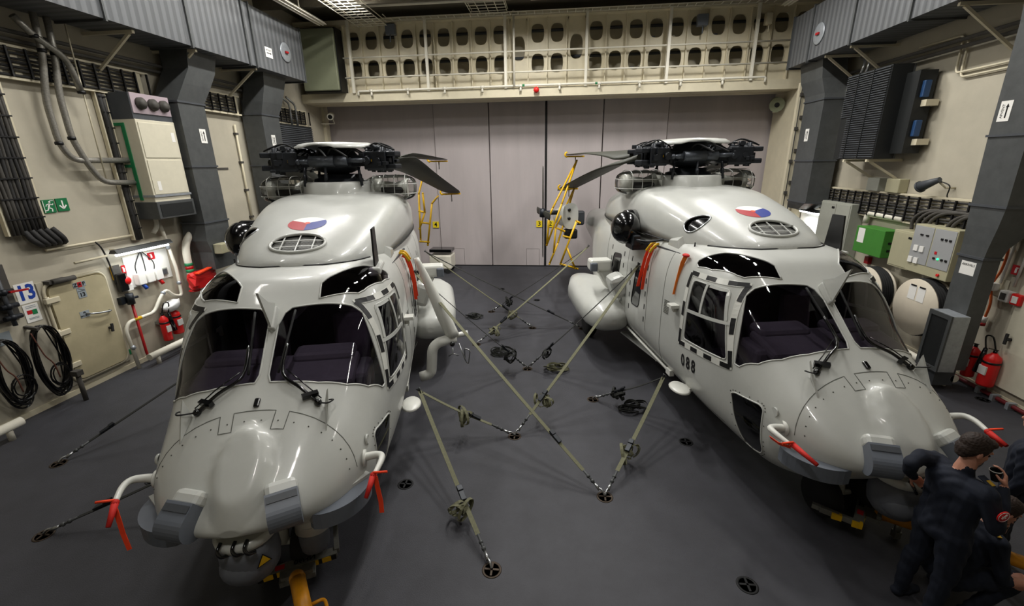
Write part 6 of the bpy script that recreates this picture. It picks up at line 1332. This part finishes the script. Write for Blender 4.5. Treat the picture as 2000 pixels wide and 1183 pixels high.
# red and yellow slings on the cabin roof rails
def sling(pose, s, label, y):
    a = Vector((s * 1.26, y, 2.72)); T_ = thing('engine_sling', label, 'sling', hw(pose, a), pose[2], 'red slings')
    for i in (0, 1):
        q = Vector((s * .03, -.1 + .16 * i, 0)); k = ribbon3([q + Vector((-s * .06, .0, .1)), q + Vector((s * .0, 0, .06)), q + Vector((s * .05, .02, -.12)), q + Vector((s * .09, .06, -.4)), q + Vector((s * .1, .1 + .06 * i, -.72))], .055, .006, up=(0, 1, .2)); k.build('red_strap', 'orange_ribbon', T_)
        k = MB(); k.tube(smooth_path([q + Vector((-s * .1, 0, .14)), q + Vector((-s * .02, -.05, .13)), q + Vector((s * .05, .0, .0))], 5), .024, 8); k.build('yellow_loop', 'yellow', T_)
sling(L_POSE, 1, 'red strap with yellow loop hanging on the left helicopter side', -1.6); sling(R_POSE, -1, 'pair of orange-red straps with yellow loops hanging on the right helicopter side', -1.55)
k = MB(); T_ = thing('warning_ribbon', 'orange warning ribbon hanging above the door of the right helicopter', 'ribbon', hw(R_POSE, (-1.2, -2.75, 2.86)), R_POSE[2])
k = ribbon3([(-.0, 0, .02), (-.04, .01, -.1), (-.08, .03, -.4), (-.1, .05, -.62)], .07, .003, up=(0, 1, .1)); k.build('ribbon', 'orange_tag', T_); k = MB(); k.ball((0, 0, .02), (.05, .08, .03), 10, 6); k.build('knot', 'red_cover', T_)
# white hoist arm on the port side of the left helicopter
T_ = thing('loading_arm', 'white tubular loading arm with black knob beside the left helicopter', 'arm', hw(L_POSE, (1.5, -1.3, 0)), L_POSE[2])
q = lambda x, y, z: Vector((x - 1.5, y + 1.3, z))
k = MB(); P = [q(1.44, -1.5, 2.72), q(1.6, -1.5, 2.3), q(1.8, -1.5, 1.75), q(2.0, -1.5, 1.22)]; k.tube(smooth_path(P, 4), .1, 14, radii=[.045 + .075 * min(1, i / 9) for i in range(13)]); k.build('upper_tube', 'paint_white', T_)
k = MB(); k.tube(bend_path([q(2.05, -1.5, 1.18), q(1.62, -1.6, 1.12), q(1.56, -1.65, .55), q(1.36, -1.65, .5)], .18, 8), .095, 14); k.build('lower_tube', 'paint_white', T_)
k = MB(); k.cyl(q(1.95, -1.5, 1.2), q(2.28, -1.45, 1.24), .05, n=12); k.build('stub', 'paint_white', T_)
k = MB(); k.ball(q(1.98, -1.66, 1.12), .05, 12, 8); k.build('knob', 'gloss_black', T_)
k = MB(); k.tube(bend_path([q(2.1, -1.6, 1.1), q(2.22, -1.62, .72), q(2.26, -1.62, .68), q(2.3, -1.62, .95), q(2.2, -1.6, 1.0), q(2.2, -1.6, .75)], .04), .012, 6); k.build('release_handle', 'steel', T_)
k = MB(); k.tube([q(1.98, -1.66, 1.05), q(1.98, -1.7, .95), q(1.9, -1.7, .9)], .012, 6); k.tube([q(1.98, -1.7, .95), q(2.08, -1.7, .9)], .012, 6); k.build('claw', 'steel', T_)
# grey-white kit behind the left helicopter
T_ = thing('tail_dolly', 'white box trolley by the hangar door behind the left helicopter', 'trolley', (-4.75, 17.6, 0)); k = MB(); k.box((0, 0, .45), (.9, .8, .55), bev=.04); k.build('box', 'white_paint', T_); k = MB(); k.box((0, 0, .9), (.9, .6, .12)); k.build('lid', 'gloss_black', T_)
for x in (-.3, .3): k = MB(); k.cyl((x, -.45, .1), (x, -.4, .1), .1, n=14); k.cyl((x, .35, .1), (x, .4, .1), .1, n=14); k.build('wheel', 'rubber', T_)
# ------------------------------------------------------------------ people
def person(label, caps, balls, skins, hairs, loc, rz, extra=(), vox=.0085):
    """caps: (p0, r0, p1, r1) tapered limbs, balls: (c, (rx, ry, rz)[, rotation]); all merged into one continuous skin"""
    k = MB()
    for p0, r0, p1, r1 in caps:
        p0, p1 = Vector(p0), Vector(p1); n = max(3, int((p1 - p0).length / .03)); k.tube([p0.lerp(p1, i / n) for i in range(n + 1)], r0, 12, radii=[r0 + (r1 - r0) * i / n for i in range(n + 1)]); k.ball(p0, r0, 12, 8); k.ball(p1, r1, 12, 8)
    for b in balls: k.ball(b[0], b[1], 18, 12, Euler(b[2]).to_matrix() if len(b) > 2 else None)
    me = bpy.data.meshes.new('tmp'); me.from_pydata([tuple(v) for v in k.v], [], k.f); tmp = bpy.data.objects.new('tmp', me); COL.objects.link(tmp)
    md = tmp.modifiers.new('r', 'REMESH'); md.mode = 'VOXEL'; md.voxel_size = vox; md.use_smooth_shade = True
    sm = tmp.modifiers.new('s', 'SMOOTH'); sm.factor = .5; sm.iterations = 4
    dg = bpy.context.evaluated_depsgraph_get(); dg.update(); me2 = bpy.data.meshes.new_from_object(tmp.evaluated_get(dg)); bpy.data.objects.remove(tmp, do_unlink=True)
    me2.name = 'person'; o = link('person', me2, 'navy'); me2.materials.append(MATS['skin'])
    nv = len(me2.vertices); co = np.empty(nv * 3); me2.vertices.foreach_get('co', co); co = co.reshape(-1, 3)
    # cloth folds
    f = np.sin(co[:, 2] * 34 + 6 * np.sin(co[:, 0] * 9) + 5 * np.sin(co[:, 1] * 11)) * np.sin(co[:, 2] * 13 + co[:, 0] * 17 + co[:, 1] * 9)
    isk = np.zeros(nv, bool)
    for c, r in skins: isk |= ((co - np.array(c)) ** 2).sum(1) < r * r
    no = np.empty(nv * 3); me2.vertices.foreach_get('normal', no); no = no.reshape(-1, 3)
    co2 = co + no * (f * .006 * (~isk))[:, None]; me2.vertices.foreach_set('co', co2.ravel())
    pc = np.empty(len(me2.polygons) * 3); me2.polygons.foreach_get('center', pc); pc = pc.reshape(-1, 3); mi = np.zeros(len(pc), np.int32)
    for c, r in skins: mi[((pc - np.array(c)) ** 2).sum(1) < r * r] = 1
    me2.polygons.foreach_set('material_index', mi); me2.polygons.foreach_set('use_smooth', np.ones(len(pc), bool)); me2.update()
    o.location = loc; o.rotation_euler = (0, 0, rz); tag(o, label, 'person')
    if hairs:
        k = MB(); rnd = random.Random(3)
        for c, r, *rot in hairs: k.ball(c, r, 22, 16, Euler(rot[0]).to_matrix() if rot else None)
        me = bpy.data.meshes.new('t'); me.from_pydata([tuple(v) for v in k.v], [], k.f); tmp = bpy.data.objects.new('tmp', me); COL.objects.link(tmp); md = tmp.modifiers.new('r', 'REMESH'); md.mode = 'VOXEL'; md.voxel_size = .007; md.use_smooth_shade = True
        dg.update(); dg = bpy.context.evaluated_depsgraph_get(); m3 = bpy.data.meshes.new_from_object(tmp.evaluated_get(dg)); bpy.data.objects.remove(tmp, do_unlink=True)
        for v in m3.vertices: v.co += v.normal * (.0035 * sin(v.co.x * 190 + 4 * sin(v.co.z * 120)) * sin(v.co.y * 170 + v.co.z * 60))
        m3.name = 'hair'; link('hair', m3, 'hair', o)
    return o
def limb(*pts):
    """pts: (x, y, z, r)"""
    return [(pts[i][:3], pts[i][3], pts[i + 1][:3], pts[i + 1][3]) for i in range(len(pts) - 1)]
def hand(w, d, u, curl, s=1., thumb=1):
    """w wrist, d direction of the palm, u direction out of the back of the hand; returns capsules of palm, four fingers, thumb"""
    w = Vector(w); d = Vector(d).normalized(); u = Vector(u); u = (u - d * u.dot(d)).normalized(); r = d.cross(u); out = []
    for i in range(4):
        b = w + d * .025 * s + r * (.012 * (i - 1.5)) * s; kn = w + d * .09 * s + r * (.021 * (i - 1.5)) * s; out.append((b, .017 * s, kn, .0125 * s))
        L = (.040, .046, .043, .034)[i] * s; a = curl; p = kn; rr = .0095 * s
        for q in range(3):
            dd = d * cos(a) - u * sin(a); p2 = p + dd * L; out.append((p, rr, p2, rr * .9)); p = p2; rr *= .92; L *= .75; a += curl
    t0 = w + d * .03 * s - r * .03 * s * thumb; t1 = t0 + (d * .45 - r * thumb * .55 - u * .55).normalized() * .045 * s; t2 = t1 + (d * .8 - r * .05 * thumb - u * .6).normalized() * .035 * s
    out += [(w + d * .02 * s, .02 * s, t0, .015 * s), (t0, .014 * s, t1, .0115 * s), (t1, .0115 * s, t2, .009 * s)]
    return out
def head(c, yaw, pitch, roll=0., s=1.):
    """head facing +x before rotation; returns capsules, balls, hair balls, transform"""
    M = Matrix.Rotation(yaw, 3, 'Z') @ Matrix.Rotation(pitch, 3, 'Y') @ Matrix.Rotation(roll, 3, 'X'); c = Vector(c); T = lambda *p: c + M @ (Vector(p) * s); e = M.to_euler()
    B = [(T(-.012, 0, .035), (.102 * s, .079 * s, .10 * s), e), (T(.03, 0, -.04), (.068 * s, .062 * s, .082 * s), e), (T(.07, 0, -.085), (.03 * s, .036 * s, .026 * s), e), (T(.085, 0, .035), (.02 * s, .055 * s, .014 * s), e),
         (T(.1, 0, -.012), (.02 * s, .015 * s, .022 * s), e), (T(.092, 0, -.052), (.013 * s, .026 * s, .007 * s), e), (T(.09, 0, -.064), (.013 * s, .023 * s, .007 * s), e)]
    for q in (-1, 1): B += [(T(-.012, q * .082, -.01), (.02 * s, .009 * s, .032 * s), e), (T(.062, q * .04, -.02), (.022 * s, .022 * s, .018 * s), e)]
    Cp = [(T(.085, 0, .02), .011 * s, T(.108, 0, -.012), .014 * s)]
    Hr = [(T(-.022, 0, .055), (.107 * s, .085 * s, .093 * s), e), (T(-.06, 0, .0), (.066 * s, .077 * s, .075 * s), e), (T(.05, 0, .1), (.05 * s, .062 * s, .035 * s), e), (T(-.07, 0, -.05), (.04 * s, .055 * s, .04 * s), e), (T(-.015, .07, .03), (.05 * s, .016 * s, .05 * s), e), (T(-.015, -.07, .03), (.05 * s, .016 * s, .05 * s), e)]
    return Cp, B, Hr, T
# standing man drinking from a cup, right side towards the camera
Hc = (.05, 0, 1.77); hc, hb_, hh, HT = head(Hc, -.25, .32, 0, 1.04)
caps = limb((0, .11, .98, .125), (.03, .13, .55, .085), (-.02, .14, .5, .08), (-.04, .14, .1, .055)) + limb((0, -.11, .98, .125), (.03, -.13, .55, .085), (.02, -.13, .5, .08), (-.02, -.14, .1, .055))
caps += limb((-.06, .14, .05, .05), (.06, .16, .04, .05), (.16, .17, .035, .035)) + limb((-.04, -.14, .05, .05), (.08, -.16, .04, .05), (.18, -.17, .035, .035))
caps += limb((-.01, 0, 1.0, .15), (.0, 0, 1.2, .14), (.0, 0, 1.4, .155)) + limb((0, .1, 1.02, .12), (0, .1, 1.2, .11), (0, .12, 1.42, .125)) + limb((0, -.1, 1.02, .12), (0, -.1, 1.2, .11), (0, -.12, 1.42, .125))
caps += limb((0, .12, 1.48, .09), (0, .22, 1.5, .085)) + limb((0, -.12, 1.48, .09), (0, -.22, 1.5, .085)) + limb((.0, 0, 1.48, .085), (.03, 0, 1.66, .062))
caps += limb((0, -.22, 1.5, .082), (.05, -.30, 1.29, .068), (.06, -.305, 1.25, .062), (.14, -.24, 1.42, .05), (.185, -.18, 1.52, .036))
caps += limb((0, .22, 1.5, .082), (-.17, .20, 1.56, .066), (-.29, .15, 1.53, .06), (-.24, .2, 1.42, .05), (-.12, .26, 1.3, .036))
caps += hand((.19, -.175, 1.53), (.25, .35, .8), (.6, -.75, .1), .5, 1.05) + hand((-.11, .265, 1.29), (.7, .2, -.5), (.1, .9, .3), .4, 1.0) + hc
balls = [((-.02, 0, 1.42), (.13, .2, .16)), ((-.01, 0, .98), (.15, .18, .13))] + hb_
MAN_P = (3.60, 3.68, 0)
man1 = person('standing man in dark navy uniform drinking from a paper cup beside the right helicopter', caps, balls, [(HT(.02, 0, 0), .155), (HT(-.03, 0, -.15), .06), ((.225, -.12, 1.61), .105), ((-.06, .29, 1.25), .1)], hh, MAN_P, .12); man1.scale = (1.04, 1.04, 1.04)
k = MB(); k.lathe([(0, 0), (.05, 0), (.05, .006), (0, .008)], (.025, -.352, 1.41), axis='y', n=24, M=Matrix.Diagonal((1, -1, 1))); b_ = k.build('shoulder_badge', 'red_bright', man1); k = MB(); k.lathe([(.041, .007), (.0445, .0085), (.041, .0095)], (.025, -.352, 1.41), axis='y', n=24, M=Matrix.Diagonal((1, -1, 1)), cap=False); k.beam((.01, -.361, 1.395), (.045, -.361, 1.435), .012, .004, up=(0, 1, 0)); k.beam((.01, -.361, 1.415), (.04, -.361, 1.40), .008, .004, up=(0, 1, 0)); k.build('badge_emblem', 'paper', b_)
k = MB(); k.box((.04, -.17, 1.585), (.06, .12, .012), rot=(.35, 0, .1), bev=.003); k.build('shoulder_slide', 'navy', man1); k = MB(); k.box((.05, -.185, 1.588), (.03, .05, .006), rot=(.35, 0, .1)); k.build('rank_mark', 'gold', man1)
for q in (-1, 1): k = MB(); k.ball(HT(.083, q * .032, .006), .0105, 10, 8); k.build('eye', 'gloss_black', man1)
c_ = Vector(MAN_P) + Matrix.Rotation(.12, 3, 'Z') @ Vector((.19, -.10, 1.545)) * 1.04
T_ = thing('paper_cup', 'white paper cup with black coffee in the hand of the standing man', 'cup', c_); k = MB(); M_ = Matrix.Rotation(-.2, 3, 'Y')
k.lathe([(.0, .0), (.028, .0), (.042, .1), (.044, .103), (.038, .1), (.037, .092)], n=24, M=M_, cap=False); k.build('cup_body', 'cable', T_); k = MB(); k.lathe([(.040, .1), (.0445, .104), (.0405, .108)], n=24, M=M_, cap=False); k.build('cup_rim', 'paper', T_); k = MB(); k.lathe([(0, .088), (.037, .088)], n=20, M=M_); k.build('coffee', 'gloss_black', T_)
# crouching man, chin on his hand
Hc2 = (.22, -.02, 1.12); hc, hb_, hh, HT2 = head(Hc2, -.1, .5, 0, 1.04)
caps = limb((-.1, .12, .36, .12), (.33, .16, .48, .085), (.3, .16, .44, .08), (.06, .17, .1, .055)) + limb((-.1, -.12, .36, .12), (.34, -.2, .50, .085), (.31, -.2, .45, .08), (.08, -.19, .1, .055))
caps += limb((.0, .17, .05, .05), (.16, .19, .04, .045), (.24, .19, .035, .035)) + limb((.02, -.19, .05, .05), (.18, -.21, .04, .045), (.26, -.21, .035, .035))
caps += limb((-.12, 0, .4, .15), (-.05, 0, .6, .15), (.06, 0, .84, .15)) + limb((-.1, .1, .42, .11), (.0, .1, .62, .11), (.06, .12, .84, .12)) + limb((-.1, -.1, .42, .11), (.0, -.1, .62, .11), (.06, -.12, .84, .12))
caps += limb((.07, .12, .9, .09), (.08, .21, .9, .08)) + limb((.07, -.12, .9, .09), (.08, -.21, .9, .08)) + limb((.09, 0, .9, .08), (.17, -.01, 1.02, .06))
caps += limb((.08, .21, .9, .078), (.25, .2, .72, .062), (.34, .17, .64, .055), (.36, .1, .8, .045), (.33, .05, .95, .033)) + limb((.08, -.21, .9, .078), (.1, -.3, .66, .06), (.14, -.3, .58, .052), (.3, -.3, .56, .043), (.42, -.28, .52, .033))
caps += hand((.33, .045, .96), (-.05, -.25, 1), (1, .1, .1), .45) + hand((.43, -.28, .515), (.75, .1, -.65), (.5, -.3, .8), .3, thumb=-1) + hc
balls = [((.02, 0, .8), (.14, .2, .17)), ((-.12, 0, .38), (.16, .19, .13))] + hb_
man2 = person('crouching man in dark uniform resting his chin on his hand, right picture edge', caps, balls, [(HT2(.02, 0, 0), .155), (HT2(-.03, 0, -.15), .06), ((.33, .02, 1.03), .1), ((.47, -.27, .46), .13), ((.34, -.29, .55), .1), ((.24, -.3, .565), .07), ((.35, .08, .87), .08)], hh, (3.99, 3.84, 0), -.05)
k = MB(); k.lathe([(.036, -.02), (.042, -.012), (.042, .012), (.036, .02)], (.345, .075, .88), n=18, M=Matrix.Rotation(.15, 3, 'X')); k.build('wrist_watch', 'gloss_black', man2)
for q in (-1, 1): k = MB(); k.ball(HT2(.083, q * .032, .006), .0105, 10, 8); k.build('eye', 'gloss_black', man2)
k = MB(); k.box((.06, -.2, .985), (.04, .05, .006), rot=(.2, .2, .1)); k.build('rank_mark', 'gold', man2); k = MB(); k.box((.11, -.215, .74), (.006, .03, .05), rot=(0, .3, .6)); k.build('pocket_mark', 'gold', man2)
# third man, mostly outside the right edge
Hc3 = (.03, 0, 1.78); hc, hb_, hh, HT3 = head(Hc3, .3, .1, 0, 1.04)
caps = limb((0, .11, .98, .125), (.02, .12, .53, .085), (-.03, .13, .1, .055)) + limb((0, -.11, .98, .125), (.03, -.12, .53, .085), (-.02, -.13, .1, .055)) + limb((-.05, .13, .05, .05), (.16, .16, .035, .035)) + limb((-.05, -.13, .05, .05), (.16, -.16, .035, .035))
caps += limb((-.01, 0, 1.0, .15), (.0, 0, 1.4, .155)) + limb((0, .1, 1.02, .12), (0, .12, 1.42, .125)) + limb((0, -.1, 1.02, .12), (0, -.12, 1.42, .125)) + limb((0, .12, 1.48, .09), (0, .22, 1.5, .085)) + limb((0, -.12, 1.48, .09), (0, -.22, 1.5, .085)) + limb((0, 0, 1.48, .085), (.02, 0, 1.66, .062))
caps += limb((0, .22, 1.5, .08), (-.04, .28, 1.2, .066), (.04, .26, .95, .045), (.06, .26, .9, .036)) + limb((0, -.22, 1.5, .08), (-.06, -.28, 1.2, .066), (.02, -.27, .95, .045), (.05, -.26, .9, .036)) + hand((.06, .26, .89), (.2, 0, -1), (0, 1, 0), .3) + hand((.05, -.26, .89), (.2, 0, -1), (0, -1, 0), .3, thumb=-1) + hc
balls = [((-.02, 0, 1.42), (.13, .2, .16)), ((-.01, 0, .98), (.15, .18, .13))] + hb_
man3 = person('standing man in dark uniform cut off by the right picture edge', caps, balls, [(HT3(.02, 0, 0), .155), (HT3(-.03, 0, -.15), .06), ((.07, .26, .82), .12), ((.06, -.26, .82), .12)], hh, (4.82, 4.33, 0), 2.2)
